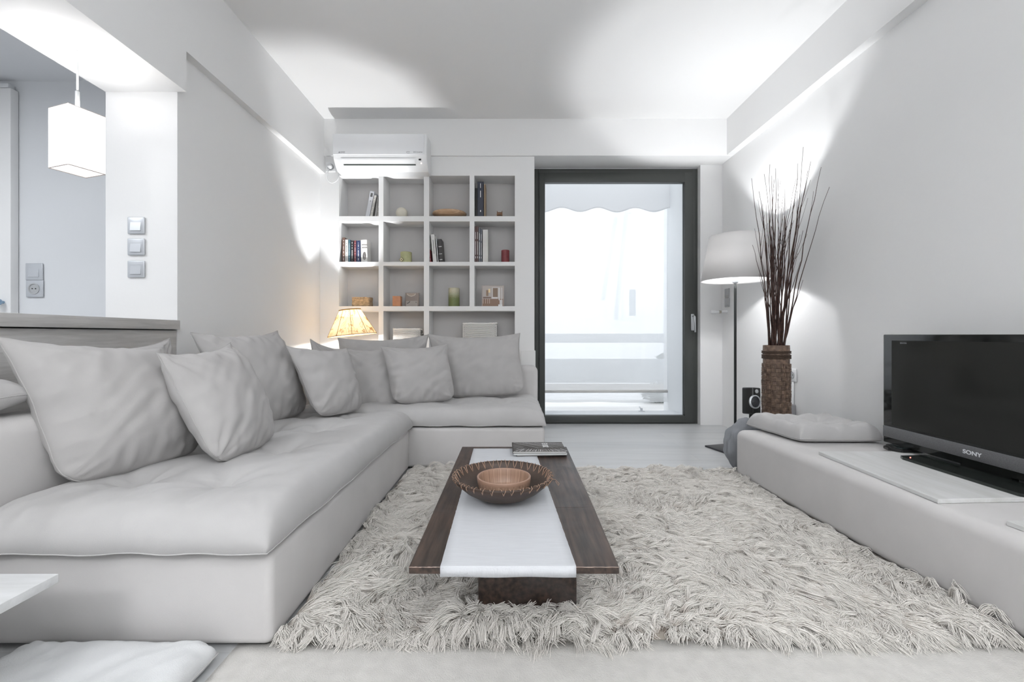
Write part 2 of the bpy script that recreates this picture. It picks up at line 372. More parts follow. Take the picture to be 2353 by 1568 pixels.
b.build('strut', mat('strut_grey', (.55, .58, .62), .6), nb, smooth=True)
LEAF = mat('outdoor_leaf', (.10, .17, .13), .6, noise_s=20, noise_a=.4)
def bush(name, label, cx, cy, cz, r, n, seed, zg=-.02):
    rr = random.Random(seed); b = MB(); root = empty(name, (cx, cy, zg), label, 'plant')
    for i in range(n):
        d = Vector((rr.gauss(0, 1), rr.gauss(0, .5), rr.gauss(0, .7))).normalized()*r*rr.uniform(.2, 1); d.x *= 1.8
        p = Vector((cx, cy, cz))+d; u = Vector((rr.gauss(0, 1), rr.gauss(0, 1), rr.gauss(0, 1))).normalized()*rr.uniform(.03, .06); w = u.cross(Vector((rr.gauss(0, 1), 1, rr.gauss(0, 1)))).normalized()*.013
        b.quad(p-u, p+w, p+u, p-w)
    b.build('foliage', LEAF, root)
    b = MB()
    for k in range(5): b.tube([(cx+k*.004, cy, zg), (cx+rr.uniform(-r, r), cy+rr.uniform(-.1, .1), cz+rr.uniform(-.2, .8)*r)], .008, 6)
    b.build('stem', mat('stem_brown', (.2, .16, .12), .7), root)
p = P(1495, 925, 5.55); bush('leafy_shrub', 'green leafy shrub behind the railing at the foot of the door view', p.x+.1, p.y, .10, .12, 700, 3)
p = P(1530, 818, 5.5); bush('leafy_shrub', 'small twig plant peeping over the railing panel', p.x, p.y, p.z-.02, .07, 60, 5)

# ------------------------------------------------------------------ cushions and pillows
def cushion(name, c, half, mat_, parent=None, power=2.4, thick_dn=None, tufts=(), concave=0.0, pillow=False, wr=.004, seed=0, n=56, sag=0.0, seam=True, edge=.004, crease=1.0, ears=0.0):
    """c = four corners (P00,P10,P11,P01); a stuffed cover that swells to +-half about their plane"""
    P00, P10, P11, P01 = [Vector(p) for p in c]
    nrm = ((P10-P00).cross(P01-P00)+(P11-P10).cross(P01-P10)).normalized()
    if thick_dn is None: thick_dn = half
    W_, H_ = (P10-P00).length, (P01-P00).length
    so = Vector((seed*3.1, seed*1.7, seed*.9))
    def prof(t): return (max(0, 1-abs(t)**power))**(1.0/2.0 if power > 4 else .62)
    bm = bmesh.new(); top = []; bot = []
    def param(i):
        s = -1+2*i/n
        return math.sin(s*PI/2)*.55+s*.45
    for i in range(n+1):
        rt, rb = [], []
        for j in range(n+1):
            u, v = param(i), param(j)
            cr_ = 1-ears*(abs(u)*abs(v))**9; uu = u*cr_*(1-concave*(1-v*v)*abs(u)**3); vv = v*cr_*(1-concave*(1-u*u)*abs(v)**3)
            if pillow:                                                  # top edge sags between its two points, lower edge bulges over the seat
                tv_ = (v+1)/2; tv_ = tv_*tv_*(3-2*tv_); rc = 1-.10*(1-tv_)*(abs(u)*abs(v))**7
                uu = u*rc*(1-.07*(1-v*v)*abs(u)**2*(.25+.75*tv_)); vv = v*rc*(1-(-.05+.20*tv_)*(1-u*u)*abs(v)**3)
            U, V = (uu+1)/2, (vv+1)/2
            p = (P00*(1-U)+P10*U)*(1-V)+(P01*(1-U)+P11*U)*V
            f = prof(u)*prof(v)
            x, y = U*W_, V*H_
            em = min(1-abs(u), 1-abs(v))
            # wrinkles: fine folds running in from the seams, broad soft undulation in the middle
            edgew = math.exp(-em*5)
            ang = math.atan2(v, u)
            w1 = noise.noise(Vector((x*6, y*6, 1))+so)*1.0
            if abs(u) > abs(v): w2 = noise.noise(Vector((x*5, y*34, 3))+so)
            else: w2 = noise.noise(Vector((x*34, y*5, 3))+so)
            w3 = noise.noise(Vector(((x+y)*9, (x-y)*22, 7))+so)
            dz_ = wr*(w1+(w2*2.0*edgew+w3*.8)*crease)
            fold = 0
            for (cu, cv) in ((-1, -1), (1, -1), (1, 1), (-1, 1)):
                du, dv = (u-cu)*W_*.5, (v-cv)*H_*.5; dd_ = math.hypot(du, dv)
                if dd_ < .45: fold += math.exp(-dd_/.11)*noise.noise(Vector((math.atan2(dv, du)*5.5, cu*3+cv, 2))+so)*min(1, dd_/.03)
            t = 0
            for (tu, tv, td, ts) in tufts:
                dd = math.hypot((U-tu)*W_, (V-tv)*H_)
                t += td*math.exp(-(dd/ts)**1.3)
                t += td*.10*math.exp(-(dd/(ts*2.2))**2)*math.sin(math.atan2((V-tv)*H_, (U-tu)*W_)*7+tu*9)
            d_up = half*f+(dz_+fold*wr*1.5*crease)*min(1, f*3)-t*min(1, f*1.5)-sag*(1-u*u)*(1-v*v)
            d_dn = thick_dn*f
            sd_ = noise.noise(Vector((x*11, y*11, 5))+so)*edge*edgew
            rt.append(bm.verts.new(p+nrm*(d_up+sd_)))
            if i in (0, n) or j in (0, n): rb.append(rt[-1])
            else: rb.append(bm.verts.new(p-nrm*(d_dn-sd_-(dz_*.5 if thick_dn > .03 else 0))))
        top.append(rt); bot.append(rb)
    for i in range(n):
        for j in range(n):
            bm.faces.new((top[i][j], top[i+1][j], top[i+1][j+1], top[i][j+1]))
            bm.faces.new((bot[i][j], bot[i][j+1], bot[i+1][j+1], bot[i+1][j]))
    rim = [top[i][0].co.copy() for i in range(n+1)]+[top[n][j].co.copy() for j in range(1, n+1)]+[top[i][n].co.copy() for i in range(n-1, -1, -1)]+[top[0][j].co.copy() for j in range(n-1, 0, -1)]
    m = MB(); m.bm.free(); m.bm = bm
    o = m.build(name, mat_, parent, smooth=True)
    if seam:
        s = MB(); s.tube(rim+[rim[0], rim[1]], .0017, 6, cap=False)
        s.build('piping', mat_, o, smooth=True)
    return o

# ------------------------------------------------------------------ corner sofa: two modules
XSB, XSF = -1.375, -.60          # backrest front, seat front (left module)
sl = empty('sofa', (-1.0, 1.9, 0), 'long greige linen sofa module along the left wall', 'sofa', 'modules of the corner sofa')
box('base', -1.56, -.607, 1.148, 2.69, .012, .247, FABB, sl, .022, 5)
box('foot_rail', -1.5, -.66, 1.19, 2.65, 0, .013, BLACKP, sl)
box('backrest', -1.56, XSB, 1.152, 2.69, .25, .567, FABB, sl, .05, 6)
tf = []
for a_ in (.30, .62):
    for b_ in (.18, .42, .66, .88): tf.append((a_+random.uniform(-.03, .03), b_, .050, .085))
cushion('seat_cushion', [(-1.37, 1.115, .262), (-.60, 1.115, .262), (-.585, 2.692, .262), (-1.37, 2.692, .262)], .112, FAB, sl, power=15, thick_dn=.012, tufts=tf, wr=.0035, seed=2, n=96, crease=.9, edge=.006)
sb = empty('sofa', (-.45, 3.1, 0), 'greige linen sofa module along the back beneath the bookcase', 'sofa', 'modules of the corner sofa')
box('base', -1.56, .195, 2.70, 3.56, .012, .247, FABB, sb, .022, 5)
box('foot_rail', -1.5, .16, 2.74, 3.5, 0, .013, BLACKP, sb)
box('backrest', -1.37, .195, 3.42, 3.56, .25, .567, FABB, sb, .045, 6)
box('side_backrest', -1.56, XSB, 2.70, 3.56, .25, .567, FABB, sb, .05, 6)
tf = [(a_, b_, .045, .075) for a_ in (.2, .42, .62, .84) for b_ in (.42, .8)]
cushion('seat_cushion', [(-1.37, 2.70, .262), (.205, 2.70, .262), (.205, 3.43, .262), (-1.37, 3.43, .262)], .106, FAB, sb, power=14, thick_dn=.012, tufts=tf, wr=.0035, seed=5, n=88, crease=1.3, edge=.005)

SHADE_FAB = mat('pillow_linen_shaded', (.455, .443, .438), .92, spec=.1, noise_s=9, noise_a=.03, bump=.22, bump_s=900, sheen=.1)  # sofa linen darkened, so the pillows' shade is painted into the colour
def pl(label, c, half, seed, concave=.10, group='scatter pillows on the corner sofa', **k):
    pts = [(P(px, py, Y)) for px, py, Y in c]
    o = cushion('pillow', pts, half, SHADE_FAB, None, pillow=True, power=2.5, concave=concave*.75, seed=seed, wr=k.pop('wr', .0075), ears=.05, crease=1.25, edge=.009, **k)
    return tag(o, label, 'pillow', group)
# corners: bottom-near, bottom-far, top-far, top-near
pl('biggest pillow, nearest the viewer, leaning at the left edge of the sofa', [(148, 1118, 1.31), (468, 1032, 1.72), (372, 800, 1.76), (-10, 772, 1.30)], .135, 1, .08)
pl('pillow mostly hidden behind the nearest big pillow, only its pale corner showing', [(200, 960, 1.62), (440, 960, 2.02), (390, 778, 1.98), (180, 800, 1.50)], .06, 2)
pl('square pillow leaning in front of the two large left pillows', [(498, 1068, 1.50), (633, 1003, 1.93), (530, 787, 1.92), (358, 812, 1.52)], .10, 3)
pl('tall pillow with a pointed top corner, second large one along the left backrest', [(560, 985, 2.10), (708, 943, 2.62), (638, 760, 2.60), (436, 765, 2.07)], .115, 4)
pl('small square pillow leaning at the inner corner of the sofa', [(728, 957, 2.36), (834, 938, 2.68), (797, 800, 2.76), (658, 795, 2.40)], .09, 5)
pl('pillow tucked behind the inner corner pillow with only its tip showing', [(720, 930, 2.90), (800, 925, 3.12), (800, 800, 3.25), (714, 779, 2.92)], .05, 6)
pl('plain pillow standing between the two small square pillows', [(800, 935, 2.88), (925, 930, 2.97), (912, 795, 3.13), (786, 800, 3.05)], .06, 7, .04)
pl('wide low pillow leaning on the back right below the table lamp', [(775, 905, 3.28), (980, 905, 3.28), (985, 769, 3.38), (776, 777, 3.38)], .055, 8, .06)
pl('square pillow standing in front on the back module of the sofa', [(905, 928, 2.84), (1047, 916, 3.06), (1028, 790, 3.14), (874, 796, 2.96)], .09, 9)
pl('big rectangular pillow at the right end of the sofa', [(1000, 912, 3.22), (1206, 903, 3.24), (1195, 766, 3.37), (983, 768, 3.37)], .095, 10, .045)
b = MB(); q0, q1 = P(-60, 925, 1.26), P(45, 925, 1.40)
o = cushion('bolster', [(-1.58, 1.02, .615), (-1.40, 1.02, .615), (-1.40, 1.36, .615), (-1.58, 1.36, .615)], .055, FAB, None, power=2.6, concave=.03, seed=12, wr=.006)
tag(o, 'rolled bolster lying on the sofa arm at the left edge', 'bolster'); o.location.z += .012

# ------------------------------------------------------------------ counter behind the sofa
ct = empty('kitchen_counter', (-1.78, 1.0, 0), 'grey oak breakfast counter behind the sofa on the left', 'counter')
box('countertop', -2.0, -1.592, -.4, 2.185, .826, .87, GWOOD, ct, .002)
box('side_panel', -1.98, -1.612, -.4, 2.188, 0, .822, GWOOD, ct, .002)

# switches and sockets
def plate(name, label, cat, c, s, face, kind='switch', m=None, grp=None, parent=None):
    """face: '-y' looks at the viewer, '-x' looks left from the right wall"""
    R = Matrix.Identity(4) if face == '-y' else Matrix.Rotation(-PI/2, 4, 'Z')
    root = empty(name, c, label, cat, grp)
    T = Matrix.Translation(c)@R
    def part(nm, fn, mt):
        b = MB(); fn(b); b.xf(b.bm.verts[:], T); b.build(nm, mt, root, auto=35)
    m = m or SW
    part('cover_frame', lambda b: (b.box(-s/2, s/2, -.009, 0, -s/2, s/2, .004, 3)), m)
    if kind == 'switch':
        part('rocker', lambda b: b.prism([(-.013, -s*.31), (-.008, s*.31), (0, s*.31), (0, -s*.31)], 'x', -s*.31, s*.31), m)
    else:
        def sock(b):
            v = b.lathe([(s*.33, 0), (s*.33, .004), (s*.27, .004), (s*.26, -.0), (0, -.0)], (0, 0, 0), 28)
            b.xf(v, Matrix.Translation((0, -.0092, 0))@Matrix.Rotation(PI/2, 4, 'X'))
        part('socket_well', sock, GREYP)
        def holes(b):
            for k in (-1, 1):
                v = b.lathe([(.003, 0), (.003, .002), (0, .002)], (0, 0, 0), 10); b.xf(v, Matrix.Translation((k*.0095, -.0092, 0))@Matrix.Rotation(PI/2, 4, 'X'))
        part('pin_holes', holes, BLACKP)
    return root
SW = mat('satin_silver', (.55, .57, .60), .35, metal=.35)
for k, (py, w) in enumerate(((519, 'top switch of the three on the white pillar'), (568, 'middle switch of the three on the white pillar'), (619, 'bottom switch of the three on the white pillar'))):
    plate('light_switch', 'satin silver '+w, 'switch', P(315, py, 2.188), .081, '-y', grp='switches on the white pillar')
plate('light_switch', 'silver switch above the socket on the grey kitchen wall', 'switch', P(81, 625, 2.598), .097, '-y')
plate('wall_socket', 'silver wall socket on the grey kitchen wall beside the door', 'socket', P(82, 664, 2.598), .097, '-y', 'socket')
def rw(px, py):                                              # point on the right wall seen at this place
    Y = XR*FOC/(px-CX); return Vector((wx(XR, Y), Y, HC-(py-CY)*Y/FOC))
plate('light_switch', 'upper switch on the right wall below the floor lamp shade', 'switch', rw(1672, 673.5), .077, '-x', m=GREYP)
plate('light_switch', 'lower switch on the right wall below the floor lamp shade', 'switch', rw(1672, 695.5), .077, '-x', m=GREYP)
plate('wall_socket', 'white socket on the right wall half hidden by the vase', 'socket', rw(1820, 862), .085, '-x', 'socket', m=WHITE)
q = rw(1822, 878); b = MB(); b.tube([q+Vector((-.006, 0, 0)), q+Vector((-.008, 0, -.15)), q+Vector((-.008, .01, -.3)), Vector((q.x-.01, q.y, .0))], .006, 8)
tag(b.build('power_cable', WHITE, smooth=True), 'white cable running down the right wall from the socket', 'cable')

# ------------------------------------------------------------------ pendant lamp
pc = Vector((-1.785, 1.87, 1.97))
pd = empty('pendant_lamp', pc, 'glowing white box pendant lamp hanging over the counter', 'lamp')
PEN = bpy.data.materials.new('glowing_shade'); PEN.use_nodes = True; nt, bb = nodes(PEN); bb.inputs['Base Color'].default_value = (.9, .9, .9, 1); bb.inputs['Emission Color'].default_value = (1, .985, .97, 1); bb.inputs['Emission Strength'].default_value = 1.0
b = MB(); z0, z1, hw = 1.473, 1.713, .062
for s_ in (1, -1):
    b.box(-hw, hw, s_*hw-.0015, s_*hw+.0015, z0, z1); b.box(s_*hw-.0015, s_*hw+.0015, -hw, hw, z0, z1)
b.xf(b.bm.verts[:], Matrix.Translation((pc.x, pc.y, 0))@Matrix.Rotation(math.radians(-19), 4, 'Z')); b.build('lamp_shade', PEN, pd)
b = MB(); b.box(-hw, hw, -hw, hw, z0+.004, z0+.006); b.xf(b.bm.verts[:], Matrix.Translation((pc.x, pc.y, 0))@Matrix.Rotation(math.radians(-19), 4, 'Z')); b.build('diffuser', PEN, pd)
for z in (z0, z1):
    b = MB()
    for e in ((-hw, -hw, hw, -hw), (hw, -hw, hw, hw), (hw, hw, -hw, hw), (-hw, hw, -hw, -hw)): b.tube([(e[0], e[1], z), (e[2], e[3], z)], .0022, 6)
    b.xf(b.bm.verts[:], Matrix.Translation((pc.x, pc.y, 0))@Matrix.Rotation(math.radians(-19), 4, 'Z')); b.build('rim_wire', mat('shade_rim', (.62, .55, .52), .5), pd)
b = MB(); b.tube([(pc.x, pc.y, 1.97), (pc.x, pc.y, 1.80)], .0035, 8); b.tube([(pc.x, pc.y, 1.80), (pc.x, pc.y, 1.70)], .0075, 10)
b.build('cord', WHITE, pd, smooth=True)
point('pendant_light', (0, 0, -.34), PENDANT_W, (1, .98, .96), .05, pd)
b = MB(); b.lathe([(0, 0), (.035, 0), (.035, -.006), (0, -.008)], (-1.79, 1.45, 1.97), 24); tag(b.build('downlight', WHITE, smooth=True), 'small round downlight in the dropped beam over the counter', 'lamp')

# ------------------------------------------------------------------ air conditioner
acx0, acx1 = P(765, 0, 3.655).x, P(981, 0, 3.655).x; zt = P(0, 306, 3.66).z
ac = empty('air_conditioner', ((acx0+acx1)/2, 3.75, zt-.28), 'white split air conditioner above the bookcase', 'air conditioner')
prof = [(3.848, zt), (3.668, zt), (3.654, zt-.012), (3.645, zt-.175), (3.650, zt-.185), (3.662, zt-.215), (3.705, zt-.262), (3.745, zt-.285), (3.848, zt-.285)]
b = MB(); b.prism(prof, 'x', acx0, acx1)
es = [e for e in b.bm.edges if abs(e.verts[0].co.x-e.verts[1].co.x) < 1e-6]
bmesh.ops.bevel(b.bm, geom=es, offset=.012, segments=3, affect='EDGES', profile=.5)
b.build('casing', WHITE, ac, auto=28)
b = MB(); b.box(acx0+.004, acx1-.02, 3.641, 3.65, zt-.178, zt-.014, .003); b.build('front_panel', mat('panel_white', (.80, .81, .83), .3), ac, auto=35)
def onbelly(x, z, off=.001):                                    # a point just proud of the curved underside
    for (ya, za), (yb, zb) in zip(prof[3:], prof[4:]):
        if zb <= z <= za:
            t = (za-z)/(za-zb) if za != zb else 0; return Vector((x, ya+(yb-ya)*t-off, z))
    return Vector((x, 3.7, z))
b = MB(); xa, xb = P(786, 0, 3.68).x, P(955, 0, 3.68).x
def strip(b, xa, xb, za, zb, off=.0015, n=6, mi=0):
    for i in range(n):
        z_0 = za+(zb-za)*i/n; z_1 = za+(zb-za)*(i+1)/n
        b.quad(onbelly(xa, z_0, off), onbelly(xb, z_0, off), onbelly(xb, z_1, off), onbelly(xa, z_1, off), mi)
strip(b, xa, xb, zt-.205, zt-.240, .004); b.build('louvre', WHITE, ac)
b = MB(); strip(b, xa+.01, xb, zt-.241, zt-.249, .002, 3); b.build('air_slot', mat('slot_dark', (.03, .04, .035), .6), ac)
b = MB(); q = onbelly(P(966, 0, 3.68).x, zt-.213, .002); b.box(q.x-.01, q.x+.01, q.y-.002, q.y+.004, q.z-.006, q.z+.006, .001); b.build('display', BLACKP, ac)
b = MB(); q = onbelly(P(968, 0, 3.68).x, zt-.236, .002); b.lathe([(0, -.004), (.005, -.004), (.005, .004), (0, .004)], q, 12); b.build('indicator_light', mat('led_warm', (1, .8, .75), .4, emit=1.2), ac)
def text(body, name, size, T, m, parent, ext=.0004, bold=False):
    cu = bpy.data.curves.new(name, 'FONT'); cu.body = body; cu.size = size; cu.extrude = ext; cu.align_x = 'CENTER'; cu.align_y = 'CENTER'
    if bold: cu.offset = size*.02
    t = bpy.data.objects.new(name, cu); C.objects.link(t)
    dg = bpy.context.evaluated_depsgraph_get(); me = bpy.data.meshes.new_from_object(t.evaluated_get(dg))
    bpy.data.objects.remove(t); org = parent_loc(parent); me.transform(Matrix.Translation(-org)@T)
    o = bpy.data.objects.new(name, me); C.objects.link(o); me.materials.clear(); me.materials.append(m); o.parent = parent
    return o
FACE = Matrix.Rotation(PI/2, 4, 'X')                             # text upright, facing the viewer
INK = mat('dark_ink', (.05, .05, .06), .6); LINK = mat('logo_grey', (.22, .22, .24), .5)
q = P(782, 350, 3.640); text('\u25B2GREE', 'logo', .016, Matrix.Translation((q.x+.01, 3.6405, q.z))@FACE, LINK, ac)
q = P(957, 349.5, 3.640); text('DC Inverter', 'lettering', .015, Matrix.Translation((q.x+.012, 3.6405, q.z))@FACE, LINK, ac)
b = MB(); q = P(938, 350, 3.64); b.tube([(q.x+.012*math.cos(t)*1.2, 3.6405, q.z+.006*math.sin(t)) for t in [i*.4 for i in range(1, 15)]], .0012, 5); b.build('swirl_mark', LINK, ac)
# socket with the plug and the looped cable
q = P(761, 385, YS)
sk = plate('wall_socket', 'white socket with a plug at the upper left of the bookcase', 'socket', Vector((q.x, YS-.001, q.z)), .082, '-y', 'socket', m=WHITE)
b = MB(); v = b.lathe([(0, 0), (.02, 0), (.02, .02), (.015, .035), (0, .036)], (0, 0, 0), 20); b.xf(v, Matrix.Translation((q.x, YS-.012, q.z))@Matrix.Rotation(PI/2, 4, 'X'))
c_ = [Vector((q.x, YS-.04, q.z-.01))]+[Vector((q.x+.018+.055*math.cos(t)*(1 if math.cos(t) > 0 else .75), YS-.03, q.z-.085+.055*math.sin(t)-.0)) for t in [PI*.95+i*(PI*1.12)/14 for i in range(15)]]+[Vector((q.x+.085, YS-.02, q.z+.02))]
b.tube(c_, .0035, 8); tag(b.build('power_plug', WHITE, smooth=True), 'white plug with a looped cable below the air conditioner', 'plug')

# ------------------------------------------------------------------ table lamp in the corner
tlx, tly = -1.285, 3.64
tl = empty('table_lamp', (tlx, tly, 0), 'lit table lamp with a tilted parchment shade in the corner behind the sofa', 'lamp')
PAR = bpy.data.materials.new('parchment'); PAR.use_nodes = True; nt = PAR.node_tree; nt.nodes.clear()
out = nt.nodes.new('ShaderNodeOutputMaterial'); d = nt.nodes.new('ShaderNodeBsdfDiffuse'); t = nt.nodes.new('ShaderNodeBsdfTranslucent'); mx = nt.nodes.new('ShaderNodeMixShader'); mx.inputs[0].default_value = .42
tc = nt.nodes.new('ShaderNodeTexCoord'); n1 = nt.nodes.new('ShaderNodeTexNoise'); n1.inputs['Scale'].default_value = 9; n1.inputs['Detail'].default_value = 7; n1.inputs['Distortion'].default_value = 1.4
mpp = nt.nodes.new('ShaderNodeMapping'); mpp.inputs['Scale'].default_value = (1, 1, .55); nt.links.new(tc.outputs['Object'], mpp.inputs[0]); nt.links.new(mpp.outputs[0], n1.inputs['Vector'])
r = nt.nodes.new('ShaderNodeValToRGB'); e = r.color_ramp.elements; e[0].position = .485; e[0].color = (.80, .70, .54, 1); e[1].position = .502; e[1].color = (.42, .26, .09, 1)
e2 = e.new(.52); e2.color = (.82, .72, .56, 1); e3 = e.new(.66); e3.color = (.74, .60, .42, 1)
nt.links.new(n1.outputs['Fac'], r.inputs[0]); nt.links.new(r.outputs[0], d.inputs[0]); nt.links.new(r.outputs[0], t.inputs[0]); nt.links.new(d.outputs[0], mx.inputs[1]); nt.links.new(t.outputs[0], mx.inputs[2]); nt.links.new(mx.outputs[0], out.inputs[0])
TILT = Matrix.Translation((tlx, tly, .90))@Matrix.Rotation(math.radians(-6), 4, 'Y')@Matrix.Translation((-tlx, -tly, -.90))
b = MB(); b.lathe([(.193, .797), (.084, 1.0), (.0825, 1.0), (.1915, .797)], (tlx, tly, 0), 10, closed=True); b.xf(b.bm.verts[:], TILT); sh = b.build('lamp_shade', PAR, tl)
b = MB(); BR = mat('shade_binding', (.35, .2, .06), .7)
rb = [Vector((tlx+.1925*math.cos(2*PI*i/10), tly+.1925*math.sin(2*PI*i/10), .798)) for i in range(11)]; b.tube(rb, .0028, 6, cap=False)
rb = [Vector((tlx+.084*math.cos(2*PI*i/10), tly+.084*math.sin(2*PI*i/10), 1.0)) for i in range(11)]; b.tube(rb, .005, 6, cap=False)
for i in range(10): a = 2*PI*i/10; b.tube([(tlx+.1925*math.cos(a), tly+.1925*math.sin(a), .798), (tlx+.084*math.cos(a), tly+.084*math.sin(a), 1.0)], .0018, 5)
b.xf(b.bm.verts[:], TILT); b.build('binding', BR, sh)
b = MB(); b.lathe([(0, 0), (.09, 0), (.09, .012), (.03, .03), (.022, .1), (.04, .3), (.045, .42), (.02, .6), (.012, .66), (.012, .74), (0, .74)], (tlx, tly, 0), 32); b.build('lamp_base', mat('lamp_base_beige', (.5, .42, .33), .5), tl, smooth=True)
point('table_lamp_light', (0, 0, .83), TABLE_LAMP_W, (1, .96, .92), .016, tl)
spot('table_lamp_uplight', (0, 0, .835), TABLE_SPOT_W, 100, .6, (.97, .985, 1), .016, tl)

# ------------------------------------------------------------------ floor lamp
flx, fly = 1.545, 3.15
fl = empty('floor_lamp', (flx, fly, 0), 'tall floor lamp with a white drum shade beside the balcony door', 'lamp')
SHD = cloth_mat('lampshade_linen', (.74, .73, .725), 1.0, .17)
b = MB(); b.lathe([(.221, 1.175), (.168, 1.485), (.1665, 1.485), (.2195, 1.175)], (flx, fly, 0), 64, closed=True); b.build('lamp_shade', SHD, fl, smooth=True)
b = MB(); b.lathe([(0, 1.15), (.010, 1.155), (.020, 1.165), (.020, 1.20), (.013, 1.205), (.013, 1.255), (0, 1.26)], (flx, fly, 0), 20)
for k in range(3):
    a = 2*PI*k/3+.4; b.tube([(flx, fly, 1.26), (flx+.175*math.cos(a), fly+.175*math.sin(a), 1.44)], .002, 5)
b.build('lamp_holder', mat('holder_grey', (.5, .52, .55), .4), fl, smooth=False)
b = MB(); b.lathe([(0, 1.255), (.018, 1.26), (.03, 1.29), (.026, 1.32), (0, 1.335)], (flx, fly, 0), 20)
b.build('bulb', GL, fl, smooth=True)
b = MB(); b.tube([(flx, fly, .012), (flx, fly, 1.10), (flx, fly, 1.2)], [.009, .009, .007], 14); b.build('pole', mat('gunmetal', (.05, .055, .055), .35, metal=.6), fl, smooth=True)
b = MB(); b.box(-.12, .12, -.12, .12, 0, .012, .003); b.xf(b.bm.verts[:], Matrix.Translation((flx-.02, fly+.02, 0))@Matrix.Rotation(math.radians(16), 4, 'Z')); b.build('base_plate', mat('plate_black', (.03, .03, .035), .4), fl, auto=35)
point('floor_lamp_light', (0, 0, 1.297), FLOOR_LAMP_W, (.98, .99, 1), .02, fl)
spot('floor_lamp_uplight', (0, 0, 1.30), FLOOR_SPOT_W, 125, .6, (.97, .985, 1), .02, fl)

# ------------------------------------------------------------------ vase with branches
vx, vy = 1.66, 2.86
vs_ = empty('vase', (vx, vy, 0), 'tall brown woven cylinder vase at the end of the low bench', 'vase')
VB = bpy.data.materials.new('woven_bark'); VB.use_nodes = True; nt, bb = nodes(VB)
tc = nt.nodes.new('ShaderNodeTexCoord'); n1 = nt.nodes.new('ShaderNodeTexNoise'); n1.inputs['Scale'].default_value = 40; n1.inputs['Detail'].default_value = 5; nt.links.new(tc.outputs['Object'], n1.inputs['Vector'])
r = nt.nodes.new('ShaderNodeValToRGB'); r.color_ramp.elements[0].position = .3; r.color_ramp.elements[0].color = (.07, .045, .032, 1); r.color_ramp.elements[1].position = .72; r.color_ramp.elements[1].color = (.27, .18, .13, 1)
nt.links.new(n1.outputs['Fac'], r.inputs[0]); nt.links.new(r.outputs[0], bb.inputs['Base Color']); bb.inputs['Roughness'].default_value = .6
R0 = .076
b = MB(); b.lathe([(0, 0), (R0-.004, 0), (R0, .02), (R0-.002, .65), (R0, .66), (R0-.002, .735), (R0-.010, .735), (R0-.014, .02), (0, .02)], (vx, vy, 0), 48); b.build('body', VB, vs_, auto=40)
# basket weave: blocks of three short slats, turned by turns
b = MB(); nb_ = 18; bh = 2*PI*R0/nb_; zlev = 0
z = .012; row = 0
def slat(b, a0, a1, z0, z1, r0=R0-.001, r1=R0+.005):
    n = max(1, int((a1-a0)/.1)); vs1 = []
    for i in range(n+1):
        a = a0+(a1-a0)*i/n; c, s = math.cos(a), math.sin(a)
        vs1.append([b.bm.verts.new((vx+r*c, vy+r*s, zz_)) for r, zz_ in ((r0, z0), (r1, z0+.0012), (r1, z1-.0012), (r0, z1))])
    for A, B in zip(vs1, vs1[1:]):
        for k in range(3): b.bm.faces.new((A[k], B[k], B[k+1], A[k+1]))
    b.bm.faces.new(vs1[0]); b.bm.faces.new(vs1[-1][::-1])
while z < .62:
    for k in range(nb_):
        a0 = 2*PI*k/nb_+.01; a1 = 2*PI*(k+1)/nb_-.01
        if (k+row) % 2 == 0:
            for q_ in range(3): slat(b, a0, a1, z+q_*bh/3+.0006, z+(q_+1)*bh/3-.0006, r1=R0+.005+random.uniform(-.0022, .002))
        else:
            for q_ in range(3):
                w_ = (a1-a0)/3; slat(b, a0+q_*w_+.008, a0+(q_+1)*w_-.008, z+.0006, z+bh-.0006, r1=R0+.005+random.uniform(-.0022, .002))
    z += bh; row += 1
b.build('weave', VB, vs_)
b = MB()
for zz_ in (.655, .664, .673, .688, .697):
    b.tube([(vx+(R0+.002+.0012*math.sin(i*2.2))*math.cos(2*PI*i/90), vy+(R0+.002+.0012*math.sin(i*2.2))*math.sin(2*PI*i/90), zz_+.001*math.cos(i*2.2)) for i in range(91)], .0038, 6, cap=False)
b.build('rope_band', mat('rope_dark', (.06, .035, .022), .7), vs_, smooth=True)
BRK = mat('branch_bark', (.045, .018, .012), .6, noise_s=60, noise_a=.5)
tips = [(1727, 410), (1729, 563), (1744, 440), (1756, 400), (1769, 378), (1773, 404), (1779, 412), (1782, 387), (1787, 410), (1791, 470), (1800, 450), (1804, 434), (1811, 480),
        (1846, 338), (1829, 412), (1833, 376), (1863, 371), (1856, 392), (1848, 446), (1835, 476), (1887, 384), (1906, 430), (1752, 468), (1762, 558), (1820, 500), (1782, 500), (1772, 520), (1808, 520), (1845, 530), (1792, 540), (1800, 470), (1760, 468)]
